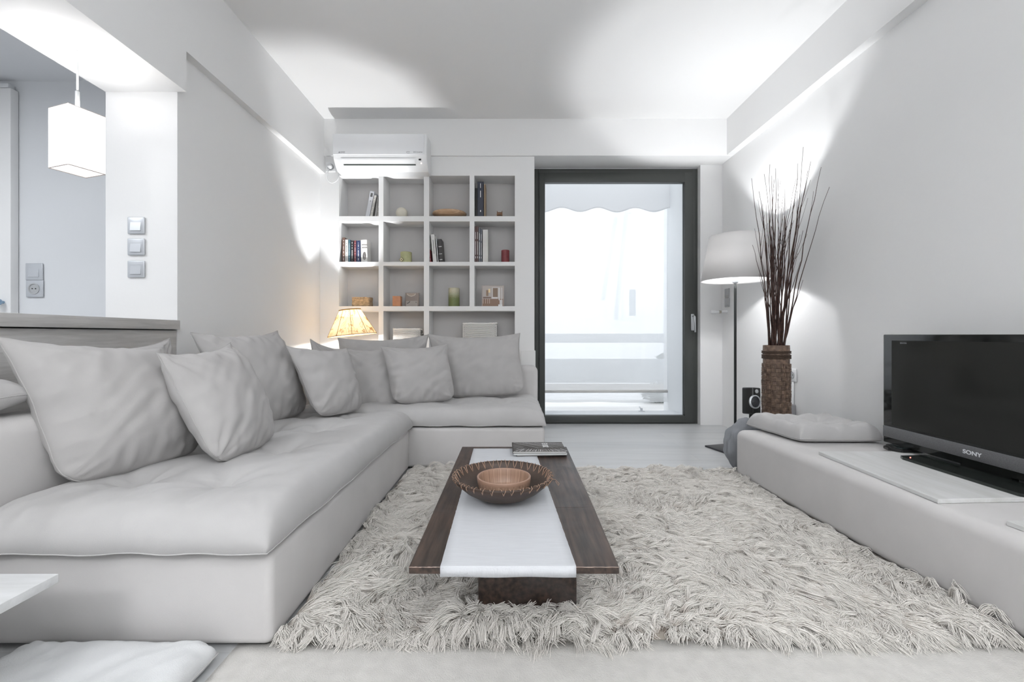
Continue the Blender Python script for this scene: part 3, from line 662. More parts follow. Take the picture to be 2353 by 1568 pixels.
for k, (tx, ty) in enumerate(tips):
    rr = random.Random(k+11)
    a = rr.uniform(0, 2*PI); ra = R0*.62*math.sqrt(rr.random())
    Yt = min(vy+rr.uniform(-.16, .10), 1.80*FOC/(tx-CX)); tip = P(tx, ty, Yt)
    side = max(-1, min(1, (tx-1787)/100))
    base = Vector((vx-side*.02+ra*math.cos(a)*.5, vy+ra*math.sin(a)*.6, .03)); mouth = Vector((vx+side*.048+ra*math.cos(a)*.35, vy+ra*math.sin(a), .74))
    pts = [base, mouth]; n = 12; L = (tip-mouth).length
    # bow outwards first, then straighten
    ctrl = mouth.lerp(tip, .45)+Vector(((mouth.x-tip.x)*.25+rr.uniform(-.015, .015), rr.uniform(-.02, .02), .04))
    kink = Vector((0, 0, 0))
    for i in range(1, n+1):
        t = i/n; p = mouth*(1-t)**2+ctrl*2*t*(1-t)+tip*t*t
        if i < n: kink = kink*.6+Vector((rr.uniform(-1, 1), rr.uniform(-1, 1), 0))*.0045
        pts.append(p+(kink if i < n else Vector((0, 0, 0))))
    r0_ = rr.uniform(.0042, .0068) if ty > 430 else rr.uniform(.004, .0055)
    rs = [r0_, r0_]+[max(.0011, r0_*(1-.8*(i/n)**.9)) for i in range(1, n+1)]
    b = MB(); b.tube(pts, rs, 7)
    for q_ in range(rr.choice([1, 2, 2, 3])):
        i = rr.randint(4, 10); s0 = pts[i]; d0 = (pts[i+1]-pts[i]).normalized()
        dr_ = (d0+Vector((rr.uniform(-.35, .35), rr.uniform(-.3, .3), .1))).normalized(); ln = rr.uniform(.08, .24)
        b.tube([s0, s0+dr_*ln*.35, s0+dr_*ln*.7+Vector((0, 0, .012)), s0+dr_*ln+Vector((0, 0, .03))], [rs[i]*.75, rs[i]*.55, rs[i]*.4, .0009], 5)
    for q_ in range(5):
        i = rr.randint(2, 11); s0 = pts[i]; r_ = rs[i]*1.5; b.lathe([(0, -r_), (r_, 0), (0, r_)], s0, 5)
    o = b.build('dry_branch', BRK, None, smooth=True, origin=base)
    where = ('leaning out left over the lamp shade' if tx < 1750 else 'leaning far out to the right' if tx > 1870 else 'rising high with a curved tip' if ty < 345 else 'standing in the bundle')
    tag(o, 'thin dark brown dry branch in the woven vase, '+where, 'branch', 'dry branches in the woven vase')

# ------------------------------------------------------------------ speaker, grey bag, stub pipe
sp = empty('speaker', (1.44, 2.74, 0), 'small black loudspeaker with a silver ring between floor lamp and vase', 'speaker')
T = Matrix.Translation((1.437, 2.72, .335))@Matrix.Rotation(math.radians(14), 4, 'Z')@Matrix.Rotation(math.radians(5), 4, 'Y')@Matrix.Rotation(math.radians(-6), 4, 'X')
b = MB(); b.box(-.016, .044, -.02, .07, -.01, .150, .008, 3); b.xf(b.bm.verts[:], T); b.build('cabinet', BLACKP, sp, auto=35)
b = MB(); v = b.lathe([(.040, 0), (.040, .007), (.034, .010), (.032, .006), (.032, 0)], (0, 0, 0), 36); b.xf(v, T@Matrix.Translation((-.003, -.02, .065))@Matrix.Rotation(PI/2, 4, 'X')); b.build('ring', SILV, sp, auto=40)
b = MB(); v = b.lathe([(.033, 0), (.031, .006), (.012, .001), (.010, .004), (0, .006)], (0, 0, 0), 32); b.xf(v, T@Matrix.Translation((-.003, -.02, .065))@Matrix.Rotation(PI/2, 4, 'X')); b.build('cone', mat('cone_dark', (.03, .03, .035), .5), sp, smooth=True)
b = MB(); v = b.lathe([(.012, 0), (.012, .002), (.007, .003), (0, .005)], (0, 0, 0), 20); b.xf(v, T@Matrix.Translation((.012, -.02, .128))@Matrix.Rotation(PI/2, 4, 'X')); b.build('tweeter', SILV, sp, auto=40)
b = MB(); b.lathe([(0, 0), (.06, 0), (.06, .01), (.012, .02), (.012, .34), (0, .34)], (1.45, 2.76, 0), 24); b.box(1.46, 1.51, 2.755, 2.80, .375, .40, .008); b.build('stand', BLACKP, sp, auto=40)
# cloth bag slumped behind the bench end
bm = bmesh.new(); bmesh.ops.create_icosphere(bm, subdivisions=5, radius=1)
for v in bm.verts:
    c = v.co.copy(); k = noise.noise(c*2.2)*.14+noise.noise(Vector((c.x*6, c.y*6, c.z*1.5)))*.07
    c *= 1+k; v.co = Vector((1.37+c.x*.125, 2.66+c.y*.07, .155+c.z*.155*(1 if c.z > 0 else 1)))
    if v.co.z < .004: v.co.z = .004
m = MB(); m.bm.free(); m.bm = bm; tag(m.build('cloth_bag', mat('grey_cloth', (.25, .26, .28), .9, bump=.4, bump_s=200), smooth=True), 'crumpled grey cloth bag between lamp foot and bench end', 'bag')
q = rw(1668, 717); b = MB()
v = b.lathe([(0, -.0), (.012, 0), (.012, .05), (.008, .052), (.008, .07), (.011, .072), (.011, .10), (.017, .102), (.017, .135), (.014, .14), (0, .14)], (0, 0, 0), 20)
b.xf(v, Matrix.Translation((wx(XR, 3.95)-.0, 3.95, 1.0))@Matrix.Rotation(-PI/2, 4, 'Y')); pv = b.build('radiator_valve', WHITE, auto=40); tag(pv, 'white capped pipe stub poking from the right wall beside the door', 'pipe')
b = MB(); b.lathe([(.0125, .052), (.0125, .07)], (0, 0, 0), 16)
b.xf(b.bm.verts[:], Matrix.Translation((wx(XR, 3.95), 3.95, 1.0))@Matrix.Rotation(-PI/2, 4, 'Y')); b.build('brass_nut', mat('nut_metal', (.5, .47, .42), .3, metal=.8), pv, auto=40)
b = MB(); q = P(1824, 937, 3.0); b.box(q.x-.04, q.x+.02, 3.0, 3.12, 0, q.z+.02, .01); tag(b.build('power_adapter', mat('adapter_grey', (.33, .33, .34), .6), auto=35), 'grey box on the floor behind the woven vase', 'box')

# ------------------------------------------------------------------ bench with television
def bx(x, Y): return x-.042*(Y-2.45)
bn = empty('low_bench', (1.55, 1.6, 0), 'long low upholstered bench along the right wall', 'bench')
b = MB(); b.prism([(1.235, 2.53), (1.80, 2.53), (1.86, .30), (1.335, .30)], 'z', .016, .278)
es = b.bm.edges[:]; bmesh.ops.bevel(b.bm, geom=es, offset=.040, segments=6, affect='EDGES', profile=.5); b.build('base', FABB, bn, auto=50)
b = MB(); b.prism([(1.30, 2.46), (1.76, 2.46), (1.80, .35), (1.39, .35)], 'z', 0, .018); b.build('foot_rail', BLACKP, bn)
def wedge(name, label, pts, z0, z1, m, grp=None):
    b = MB(); b.prism(pts, 'z', z0, z1); bmesh.ops.bevel(b.bm, geom=b.bm.edges[:], offset=.0015, segments=1, affect='EDGES')
    o = b.build(name, m); return tag(o, label, 'board', grp)
wedge('wooden_board', 'whitewashed plywood board on the bench beneath the television', [(1.336, 1.985), (1.80, 1.985), (1.82, 1.43), (1.315, 1.405)], .2785, .2925, WWOOD)
wedge('wooden_board', 'second whitewashed board at the right edge, its corner just in frame', [(1.352, 1.245), (1.83, 1.245), (1.83, .5), (1.40, .5)], .2785, .2925, WWOOD)
cs = cushion('seat_cushion', [(1.378, 2.175, .300), (1.775, 2.175, .300), (1.775, 2.56, .300), (1.318, 2.56, .300)], .082, FAB, None, power=12, thick_dn=.018, tufts=[(.32, .32, .05, .07), (.32, .70, .05, .07), (.70, .32, .05, .07), (.70, .70, .05, .07)], wr=.0035, seed=21, n=64, crease=1.6)
tag(cs, 'thick linen seat cushion on the far end of the bench', 'cushion')
tv = empty('television', (1.72, 1.65, .2925), 'black flat television standing on the low bench', 'television')
xs = 1.70
TVS = mat('tv_screen', (.018, .019, .017), .10, spec=.35); TVB = mat('tv_bezel', (.010, .011, .010), .10, spec=.35)
box('casing', xs, xs+.05, 1.19, 2.085, .312, .802, TVB, tv, .004)
box('screen', xs-.0015, xs+.001, 1.222, 2.037, .398, .775, TVS, tv)
box('speaker_bar', xs-.004, xs+.004, 1.192, 2.083, .338, .388, mat('bar_grey', (.14, .14, .145), .5, metal=.2, noise_s=600, noise_a=.3), tv, .003)
box('stand_neck', xs+.012, xs+.04, 1.56, 1.74, .30, .34, TVB, tv, .004)
b = MB(); b.prism([(1.587, 1.85), (1.60, 1.875), (1.85, 1.90), (1.86, 1.88), (1.86, 1.42), (1.85, 1.405), (1.61, 1.405), (1.59, 1.43)], 'z', .293, .303); b.build('stand_base', mat('stand_glass', (.018, .022, .02), .08), tv)
SIDE = Matrix.Rotation(-PI/2, 4, 'Z')@Matrix.Rotation(PI/2, 4, 'X')    # text on a face that looks towards -x
text('SONY', 'logo', .026, Matrix.Translation((xs-.0045, (xs)*FOC/(2236-CX), .3625))@SIDE@Matrix.Diagonal((1.0, .8, 1, 1)), mat('logo_silver', (.75, .76, .78), .3, emit=0), tv, .0004, True)
text('BRAVIA', 'lettering', .010, Matrix.Translation((xs-.0022, 1.975, .764))@SIDE, LINK, tv, .0003)
b = MB(); b.lathe([(0, -.002), (.0022, -.002), (.0022, .002), (0, .002)], (1.612, 1.842, .3035), 10); b.build('standby_light', mat('led_red', (1, .25, .2), .4, emit=3), tv)
bxk = empty('media_box', (1.72, 2.0, .2785), 'flat black electronic box with a glossy top left of the television base', 'box')
b = MB(); b.prism([(1.655, 1.99), (1.69, 2.06), (1.80, 2.08), (1.80, 1.95), (1.675, 1.955)], 'z', .2935, .307); bmesh.ops.bevel(b.bm, geom=b.bm.edges[:], offset=.003, segments=2, affect='EDGES'); b.build('case', BLACKP, bxk, auto=35)
b = MB(); b.prism([(1.675, 1.985), (1.70, 2.045), (1.79, 2.06), (1.79, 1.965), (1.685, 1.965)], 'z', .3071, .310); b.build('glossy_lid', mat('gloss_black', (.03, .04, .04), .08), bxk)
b = MB(); b.prism([(1.648, 1.995), (1.660, 2.035), (1.676, 2.045), (1.676, 1.99)], 'z', .2935, .304); b.build('front_lip', BLACKP, bxk)

# ------------------------------------------------------------------ coffee table
TZ = .27
cf = empty('coffee_table', (.01, 1.6, 0), 'long low dark brown wooden coffee table on the shaggy rug', 'table')
DW = bpy.data.materials.new('dark_stained_wood'); DW.use_nodes = True; nt, bb = nodes(DW)
tc = nt.nodes.new('ShaderNodeTexCoord'); mp = nt.nodes.new('ShaderNodeMapping'); mp.inputs['Scale'].default_value = (40, 3, 40); nt.links.new(tc.outputs['Object'], mp.inputs[0])
n1 = nt.nodes.new('ShaderNodeTexNoise'); n1.inputs['Scale'].default_value = 2; n1.inputs['Detail'].default_value = 8; nt.links.new(mp.outputs[0], n1.inputs['Vector'])
n2 = nt.nodes.new('ShaderNodeTexNoise'); n2.inputs['Scale'].default_value = 7; n2.inputs['Detail'].default_value = 6; n2.inputs['Distortion'].default_value = .6; nt.links.new(tc.outputs['Object'], n2.inputs['Vector'])
r1 = nt.nodes.new('ShaderNodeValToRGB'); r1.color_ramp.elements[0].position = .35; r1.color_ramp.elements[1].position = .7; r1.color_ramp.elements[0].color = (.022, .015, .012, 1); r1.color_ramp.elements[1].color = (.085, .054, .041, 1); nt.links.new(n1.outputs['Fac'], r1.inputs[0])
r2 = nt.nodes.new('ShaderNodeValToRGB'); r2.color_ramp.elements[0].position = .55; r2.color_ramp.elements[1].position = .78; r2.color_ramp.elements[0].color = (0, 0, 0, 1); r2.color_ramp.elements[1].color = (.8, .8, .8, 1); nt.links.new(n2.outputs['Fac'], r2.inputs[0])
mx = nt.nodes.new('ShaderNodeMix'); mx.data_type = 'RGBA'; nt.links.new(r2.outputs[0], mx.inputs[0]); nt.links.new(r1.outputs[0], mx.inputs[6]); mx.inputs[7].default_value = (.085, .075, .073, 1); nt.links.new(mx.outputs[2], bb.inputs['Base Color'])
r3 = nt.nodes.new('ShaderNodeValToRGB'); r3.color_ramp.elements[0].color = (.28, .28, .28, 1); r3.color_ramp.elements[1].color = (.6, .6, .6, 1); nt.links.new(n2.outputs['Fac'], r3.inputs[0]); nt.links.new(r3.outputs[0], bb.inputs['Roughness'])
bp = nt.nodes.new('ShaderNodeBump'); bp.inputs['Strength'].default_value = .35; bp.inputs['Distance'].default_value = .001; nt.links.new(n1.outputs['Fac'], bp.inputs['Height']); nt.links.new(bp.outputs[0], bb.inputs['Normal'])
EDGE = wood('worn_edge', (.16, .10, .08), (.32, .22, .18), 'x', 2)
def tx_(xl, Y): return xl
b = MB(); g = .0012
for pts in ([(-.236, 1.04), (.100, 1.04), (.080, 2.157), (-.236, 2.157)], [(.1008, 1.04), (.245, 1.04), (.252, 1.397), (.0945, 1.397)], [(.0945, 1.3985), (.252, 1.3985), (.258, 2.157), (.0808, 2.157)]):
    vv = b.prism(pts, 'z', TZ-.017, TZ)
bmesh.ops.bevel(b.bm, geom=[e for e in b.bm.edges], offset=.0014, segments=1, affect='EDGES')
b.build('tabletop', DW, cf)
for (x0_, x1_, Y_) in ((-.235, -.165, 1.0402), (.135, .244, 1.0402)):
    b = MB(); b.tube([(x0_+(x1_-x0_)*i/14, Y_, TZ-.0012+random.uniform(-.0003, .0003)) for i in range(15)], [random.uniform(.0004, .0012) for i in range(15)], 5)
    b.build('worn_rim', mat('bare_wood', (.42, .32, .27), .7), cf)
def leg(y):
    b = MB(); b.box(-.092, .176, y, y+.09, 0, TZ-.017, .002); return b.build('leg', DW, cf, auto=35)
leg(1.24); leg(1.90)
box('stretcher', -.04, .12, 1.33, 1.90, .12, TZ-.017, DW, cf, .002)
# runner
RUN = mat('white_runner', (.635, .65, .68), .85, noise_s=5, noise_a=.035, bump=.6, bump_s=70, stretch=(3, 28, 1))
bm = bmesh.new(); NX, NY = 12, 90; g = []
for j in range(NY+1):
    t = j/NY; Y = 1.0375+(2.11-1.0375)*t
    xl = -.163+(-.178+.163)*t+.0012*noise.noise(Vector((0, Y*60, 1))); xr = .146+(.104-.146)*t+.0012*noise.noise(Vector((5, Y*60, 1)))
    g.append([bm.verts.new((xl+(xr-xl)*i/NX, Y, TZ+.0022+.0006*noise.noise(Vector((i*.7, Y*9, 3))))) for i in range(NX+1)])
dr1 = [bm.verts.new((v.co.x, 1.0355, TZ-.002)) for v in g[0]]; dr2 = [bm.verts.new((v.co.x, 1.0358, TZ-.021+.001*math.sin(i))) for i, v in enumerate(g[0])]
g = [dr2, dr1]+g
for A, B in zip(g, g[1:]):
    for i in range(NX): bm.faces.new((A[i], A[i+1], B[i+1], B[i]))
m = MB(); m.bm.free(); m.bm = bm; o = m.build('table_runner', RUN, auto=35); sd = o.modifiers.new('s', 'SOLIDIFY'); sd.thickness = .0014; sd.offset = 1
tag(o, 'white woven runner lying along the dark coffee table', 'runner')
# bowls
bwx, bwy, bz = -.030, 1.467, TZ+.0045
bo = empty('bowl', (bwx, bwy, bz), 'wide dark brown bowl with a laced rim on the table runner', 'bowl')
DB = mat('dark_bowl_wood', (.060, .038, .028), .5, noise_s=8, noise_a=.35, bump=.3, bump_s=80, stretch=(1, 1, 4))
RB = .161
out_p = [(0, 0), (.05, 0), (.062, .003), (.09, .014), (.12, .032), (.143, .052), (.156, .066), (.161, .074), (.158, .077), (.151, .074), (.147, .066), (.135, .050), (.11, .029), (.08, .014), (.05, .008), (0, .007)]
b = MB(); b.lathe(out_p, (bwx, bwy, bz), 72); b.build('body', DB, bo, smooth=True)
b = MB(); LN = 34
for k in range(LN):
    a = 2*PI*k/LN; a2 = a+2*PI/LN*(.5 if k % 5 else .7)
    def pt(a, r, z): return Vector((bwx+r*math.cos(a), bwy+r*math.sin(a), bz+z))
    b.tube([pt(a, .139, .053), pt(a*.5+a2*.5, .150, .0765), pt(a2*.7+a*.3, .1605, .079), pt(a2, .154, .060)], .0010, 5)
    b.tube([pt(a2, .154, .060), pt(a2+.03, .1625, .075), pt(a2+.05, .154, .0795), pt(a+2*PI/LN, .139, .053)], .0010, 5)
b.tube([pt(.12, .158, .056), pt(.16, .175, .050), pt(.10, .185, .040), pt(.03, .180, .038), pt(-.02, .170, .055)], .0009, 5)
b.build('lacing', mat('lace_tan', (.42, .27, .19), .6), bo, smooth=True)
ib = empty('bowl', (bwx+.004, bwy+.004, bz+.0095), 'small bamboo bowl sitting inside the dark bowl', 'bowl')
BM_ = bpy.data.materials.new('bamboo'); BM_.use_nodes = True; nt, bb = nodes(BM_)
tc = nt.nodes.new('ShaderNodeTexCoord'); sp_ = nt.nodes.new('ShaderNodeSeparateXYZ'); nt.links.new(tc.outputs['Object'], sp_.inputs[0])
at_ = nt.nodes.new('ShaderNodeMath'); at_.operation = 'ARCTAN2'; nt.links.new(sp_.outputs[1], at_.inputs[0]); nt.links.new(sp_.outputs[0], at_.inputs[1])
cb = nt.nodes.new('ShaderNodeCombineXYZ'); nt.links.new(at_.outputs[0], cb.inputs[0])
wn = nt.nodes.new('ShaderNodeTexNoise'); wn.inputs['Scale'].default_value = 13; wn.inputs['Detail'].default_value = 3; wn.inputs['Roughness'].default_value = .8; nt.links.new(cb.outputs[0], wn.inputs['Vector'])
r = nt.nodes.new('ShaderNodeValToRGB'); r.color_ramp.elements[0].position = .35; r.color_ramp.elements[1].position = .62; r.color_ramp.elements[0].color = (.20, .115, .078, 1); r.color_ramp.elements[1].color = (.44, .29, .21, 1)
nt.links.new(wn.outputs['Fac'], r.inputs[0]); nt.links.new(r.outputs[0], bb.inputs['Base Color']); bb.inputs['Roughness'].default_value = .4
b = MB(); b.lathe([(0, 0), (.060, 0), (.070, .004), (.080, .020), (.085, .040), (.0865, .058), (.0855, .061), (.082, .061), (.0805, .058), (.079, .040), (.074, .020), (.066, .010), (0, .008)], (bwx+.004, bwy+.004, bz+.0095), 64)
b.build('body', BM_, ib, smooth=True)
b = MB(); b.lathe([(.0800, .046), (.0810, .060), (.0822, .0615), (.0855, .0615), (.0868, .0595), (.0862, .050)], (bwx+.004, bwy+.004, bz+.0095), 64); b.build('rim', mat('bamboo_rim', (.34, .21, .15), .4), ib, smooth=True)
# magazines
def mag(name, label, ang, cx, cy, w, d, z0, z1, cover, grp='magazines on the coffee table', page=(.75, .75, .73)):
    root = empty(name, (cx, cy, z0), label, 'magazine', grp); root.rotation_euler = (0, 0, 0)
    T = Matrix.Translation((cx, cy, 0))@Matrix.Rotation(math.radians(ang), 4, 'Z')
    b = MB(); b.box(-w/2+.002, w/2-.002, -d/2+.003, d/2-.002, z0+.0012, z1-.0012); b.xf(b.bm.verts[:], T); b.build('pages', mat('paper', page, .8), root)
    b = MB(); b.box(-w/2, w/2, -d/2, d/2, z0, z0+.0012); b.box(-w/2, w/2, -d/2, d/2, z1-.0012, z1); b.box(-w/2, -w/2+.0015, -d/2, d/2, z0, z1); b.xf(b.bm.verts[:], T); b.build('cover', cover, root)
    return root, T
mcx, mcy = .118, 2.055
mag('magazine', 'bottom magazine of the pile on the coffee table, thin and dark', 3, mcx+.008, mcy, .222, .165, TZ+.0045, TZ+.0105, mat('cover_brown', (.05, .04, .035), .4))
mag('magazine', 'pale middle magazine of the pile on the coffee table', 2, mcx+.002, mcy-.003, .232, .168, TZ+.0107, TZ+.0165, mat('cover_white', (.7, .71, .72), .4))
CV = mat('cover_dark', (.05, .042, .037), .6, noise_s=30, noise_a=.5, stretch=(1, 5, 1))
mr, T = mag('magazine', 'top magazine with dark cover, white streaks and the year 2013', 1, mcx, mcy, .234, .166, TZ+.0167, TZ+.0255, CV)
b = MB(); rr = random.Random(4); zt_ = TZ+.0256
def streak(x0, y0, x1, y1, w):
    d = Vector((x1-x0, y1-y0, 0)); nrm = Vector((-d.y, d.x, 0)).normalized()*w/2
    b.quad(Vector((x0, y0, zt_))-nrm, Vector((x1, y1, zt_))-nrm*.6, Vector((x1, y1, zt_))+nrm*.6, Vector((x0, y0, zt_))+nrm)
for k in range(26): x = -.090+k*.0078+rr.uniform(-.003, .003); f = (x-.02)/.11; streak(x+f*.018, -.081, x*.9, -.048+abs(f)*.006+rr.uniform(-.006, .006), rr.uniform(.001, .0048))
for k in range(14): streak(-.11+k*.014, .078-k*.001, .0+k*.022, -.028+k*.004+rr.uniform(-.004, .004), rr.uniform(.0008, .003))
for k in range(8): streak(-.112, .06-k*.012, -.06+rr.uniform(-.01, .01), .03-k*.012, rr.uniform(.0006, .0016))
for k in range(12): x = -.106+rr.uniform(0, .03); y = -.055+rr.uniform(-.01, .02); streak(x, y, x+rr.uniform(-.004, .012), y+rr.uniform(-.01, .01), .0014)
b.xf(b.bm.verts[:], T); b.build('cover_print', mat('print_white', (.62, .62, .62), .5), mr)
text('2013', 'lettering', .042, T@Matrix.Translation((.035, .028, zt_))@Matrix.Rotation(PI/2, 4, 'Z')@Matrix.Diagonal((.95, .85, 1, 1)), mat('print_pale', (.7, .7, .7), .5), mr, .0002, True)

# ------------------------------------------------------------------ objects in the niches
def zb(r): return sz(rows[r][1])+.0008
def book(label, px0, px1, ptop, r, col, lean=0, depth=.13, front=.03, stripes=None, group=None, spine_text=None, cat='book'):
    x0, x1 = sx(px0), sx(px1); z0 = zb(r); h = sz(ptop)-z0; w = x1-x0
    root = empty('book', ((x0+x1)/2, YS+front+depth/2, z0), label, cat, group)
    T = Matrix.Translation((x0 if lean < 0 else x1, 0, z0))@Matrix.Rotation(math.radians(lean), 4, 'Y')@Matrix.Translation((-(x0 if lean < 0 else x1), 0, -z0))
    m = mat('cover', col, .45)
    ya, yb = YS+front, YS+front+depth
    b = MB(); b.box(x0+.0012, x1-.0012, ya+.002, yb-.003, z0+.002, z0+h-.003); b.xf(b.bm.verts[:], T); b.build('pages', mat('paper', (.78, .77, .73), .8), root)
    b = MB(); b.box(x0, x0+.0014, ya, yb, z0, z0+h); b.box(x1-.0014, x1, ya, yb, z0, z0+h); b.box(x0, x1, ya, ya+.0018, z0, z0+h, .0005); b.xf(b.bm.verts[:], T); b.build('cover', m, root)
    if stripes:
        b = MB()
        for (t0, t1, wf) in stripes: b.box((x0+x1)/2-w*wf/2, (x0+x1)/2+w*wf/2, ya-.0006, ya+.0005, z0+h*t0, z0+h*t1)
        b.xf(b.bm.verts[:], T); b.build('spine_print', mat('spine_ink', tuple(.75 if sum(col) < 1.2 else .12 for _ in range(3)), .5), root)
    return root, T
lt = [(.30, .36, .5), (.38, .52, .55), (.56, .60, .5), (.64, .80, .5), (.83, .86, .5), (.08, .12, .5)]
def txt(seed, n=9, w=.45):
    w *= .55
    r = random.Random(seed); o = []; t = .08
    while t < .9: L = r.uniform(.015, .05); o.append((t, min(t+L, .93), w*r.uniform(.6, 1))); t += L+r.choice([.008, .01, .012, .06])
    return o
G = 'books in the top left niche'
book('thick silvery book leaning right in the top left niche', 836.5, 846.5, 437, 0, (.62, .63, .66), 11, stripes=[(.78, .93, .5), (.6, .63, .2)], group=G)
book('cream book second in the leaning row of the top left niche', 847.5, 853, 446, 0, (.68, .66, .62), 11, stripes=txt(3, w=.3), group=G)
book('black book in the middle of the leaning row, top left niche', 854, 857, 452, 0, (.05, .045, .04), 10, group=G)
book('grey book before the last in the leaning row, top left niche', 858, 862, 452, 0, (.36, .35, .34), 8, stripes=txt(4, w=.3), group=G)
book('narrow pale book at the right end of the top left niche', 863, 868, 453, 0, (.5, .48, .45), 4, stripes=txt(5, w=.4), group=G)
# pale ball
b = MB(); r_ = .050; q = P(923, 0, YS+.09); b.lathe([(r_*math.sin(PI*i/24), -r_*math.cos(PI*i/24)) for i in range(25)], (q.x, q.y, zb(0)+r_-.002), 40)
tag(b.build('ball_candle', mat('cream_wax', (.72, .68, .58), .6, bump=.5, bump_s=60), smooth=True), 'cream ball in the second niche of the top row', 'ornament')
q = P(1033, 0, YS+.11); R_ = .148; k_ = .95
b = MB(); b.lathe([(0, 0), (.045, 0), (.05, .004), (.115, .018), (.142, .034), (.148, .046), (.142, .054), (.11, .061), (.06, .064), (0, .065)], (q.x, q.y, zb(0)), 56)
tag(b.build('wooden_dish', wood('dish_wood', (.42, .26, .15), (.62, .43, .28), 'x', 2, .4), smooth=True), 'round turned wooden dish in the third niche of the top row', 'dish')
G = 'binders in the top right niche'
book('black binder against the left side of the top right niche', 1091, 1096.5, 430, 0, (.012, .012, .012), 0, group=G)
book('tall navy book with silver title in the top right niche', 1097, 1111, 417, 0, (.025, .03, .05), 0, front=.008, stripes=[(.55, .74, .12), (.82, .95, .1), (.13, .18, .15)], group=G)
book('thin cream and brown book right of the navy one, top right niche', 1111.5, 1115.5, 421, 0, (.33, .24, .15), 0, group=G)
q = P(1148, 0, YS+.07); x, y, z = q.x, q.y, zb(0); ch = empty('toy_chair', (x, y, z), 'tiny wooden chair ornament in the top right niche', 'ornament'); WB = mat('toy_wood', (.20, .10, .05), .5)
for s_ in (-1, 1):
    box('leg', x+s_*.021-.003, x+s_*.021+.003, y-.02, y-.014, z, z+.030, WB, ch); box('leg', x+s_*.021-.003, x+s_*.021+.003, y+.014, y+.02, z, z+.066, WB, ch)
box('seat', x-.025, x+.025, y-.022, y+.02, z+.026, z+.031, mat('toy_seat', (.32, .18, .09), .5), ch); box('backrest', x-.019, x+.019, y+.015, y+.019, z+.036, z+.056, WB, ch); box('stretcher', x-.02, x+.02, y-.019, y-.015, z+.008, z+.014, WB, ch)
G = 'books in the left niche of the second row'
for (a, c, t, col, lb) in ((784.5, 790.5, 545, (.16, .09, .07), 'brown book first from the left, second row left niche'), (791, 798, 549.5, (.72, .71, .69), 'white book second from the left, second row left niche'),
                           (798.5, 803, 550, (.06, .15, .20), 'teal book beside the white one, second row left niche'), (803.5, 811, 552, (.02, .02, .025), 'black book with pink and white spine print, second row left niche'),
                           (811.5, 816.5, 552, (.19, .05, .06), 'maroon book in the second row left niche'), (817, 826.5, 552, (.035, .05, .12), 'navy book just left of the white cover, second row left niche')):
    book(lb, a, c, t, 1, col, 0, stripes=txt(int(a), w=.4), group=G, front=.02)
rt_, T = book('white book turned to show its printed cover, second row left niche', 828.5, 843.5, 550.5, 1, (.74, .73, .71), -1.5, front=.015, group=G, depth=.1)
fx, fz = sx(836), zb(1)
PR = mat('print_dark', (.10, .09, .09), .6)
b = MB()
for k in range(5): b.tube([(fx+.014*math.cos(t)*(.25+k*.18), YS+.0135, fz+.05+.032*math.sin(t)*(.25+k*.18)) for t in [i*2*PI/24 for i in range(25)]], .0011, 5, cap=False)
b.build('cover_motif', PR, rt_)
text('EATING', 'lettering', .013, Matrix.Translation((fx+.002, YS+.0140, fz+.145))@FACE, PR, rt_); text('BOOK', 'lettering', .015, Matrix.Translation((fx+.002, YS+.0140, fz+.122))@FACE, PR, rt_)
# candles
def candle(label, px0, px1, ptop, r, col, back=.07, square=False, col2=None):
    x0, x1 = sx(px0), sx(px1); x0 *= (YS+back)/YS; x1 *= (YS+back)/YS; z0 = zb(r); z1 = sz(ptop)+.004; cx = (x0+x1)/2; rd = (x1-x0)/2; y = YS+back
    root = empty('candle', (cx, y, z0), label, 'candle')
    m = mat('wax', col, .5, noise_s=18, noise_a=.15)
    if col2:
        nt, bb = nodes(m); tc = nt.nodes.new('ShaderNodeTexCoord'); sp_ = nt.nodes.new('ShaderNodeSeparateXYZ'); nt.links.new(tc.outputs['Object'], sp_.inputs[0])
        nz = nt.nodes.new('ShaderNodeTexNoise'); nz.inputs['Scale'].default_value = 25; nz.inputs['Detail'].default_value = 5
        mm = nt.nodes.new('ShaderNodeMath'); mm.operation = 'MULTIPLY_ADD'; nt.links.new(nz.outputs['Fac'], mm.inputs[0]); mm.inputs[1].default_value = .07; nt.links.new(sp_.outputs[2], mm.inputs[2])
        r_ = nt.nodes.new('ShaderNodeValToRGB'); r_.color_ramp.elements[0].position = .45*(z1-z0)+.03; r_.color_ramp.elements[1].position = .78*(z1-z0)+.045; r_.color_ramp.elements[0].color = (*col, 1); r_.color_ramp.elements[1].color = (*col2, 1)
        nt.links.new(mm.outputs[0], r_.inputs[0]); nt.links.new(r_.outputs[0], bb.inputs['Base Color'])
    b = MB()
    if square: b.box(cx-rd, cx+rd, y-rd, y+rd, z0, z1, .003)
    else: b.lathe([(0, 0), (rd, 0), (rd, z1-z0-.003), (rd-.004, z1-z0), (rd*.8, z1-z0-.001), (rd*.5, z1-z0-.005), (0, z1-z0-.006)], (cx, y, z0), 40)
    b.build('wax_body', m, root, auto=40)
    b = MB(); b.tube([(cx, y, z1-.006), (cx+.001, y, z1+.004)], .0012, 6); b.build('wick', BLACKP, root)
    return root, cx, y, z0, z1, rd
cr, cx_, cy_, cz0, cz1, crd = candle('pale green candle with a diamond tag, second row', 920.5, 946, 577.5, 1, (.44, .44, .24))
b = MB(); v = b.box(-.0165, .0165, -.001, .001, -.0165, .0165); v2 = b.box(-.0135, .0135, -.0016, .001, -.0135, .0135, mi=1); v3 = b.box(-.004, .004, -.002, .001, -.004, .004, mi=0)
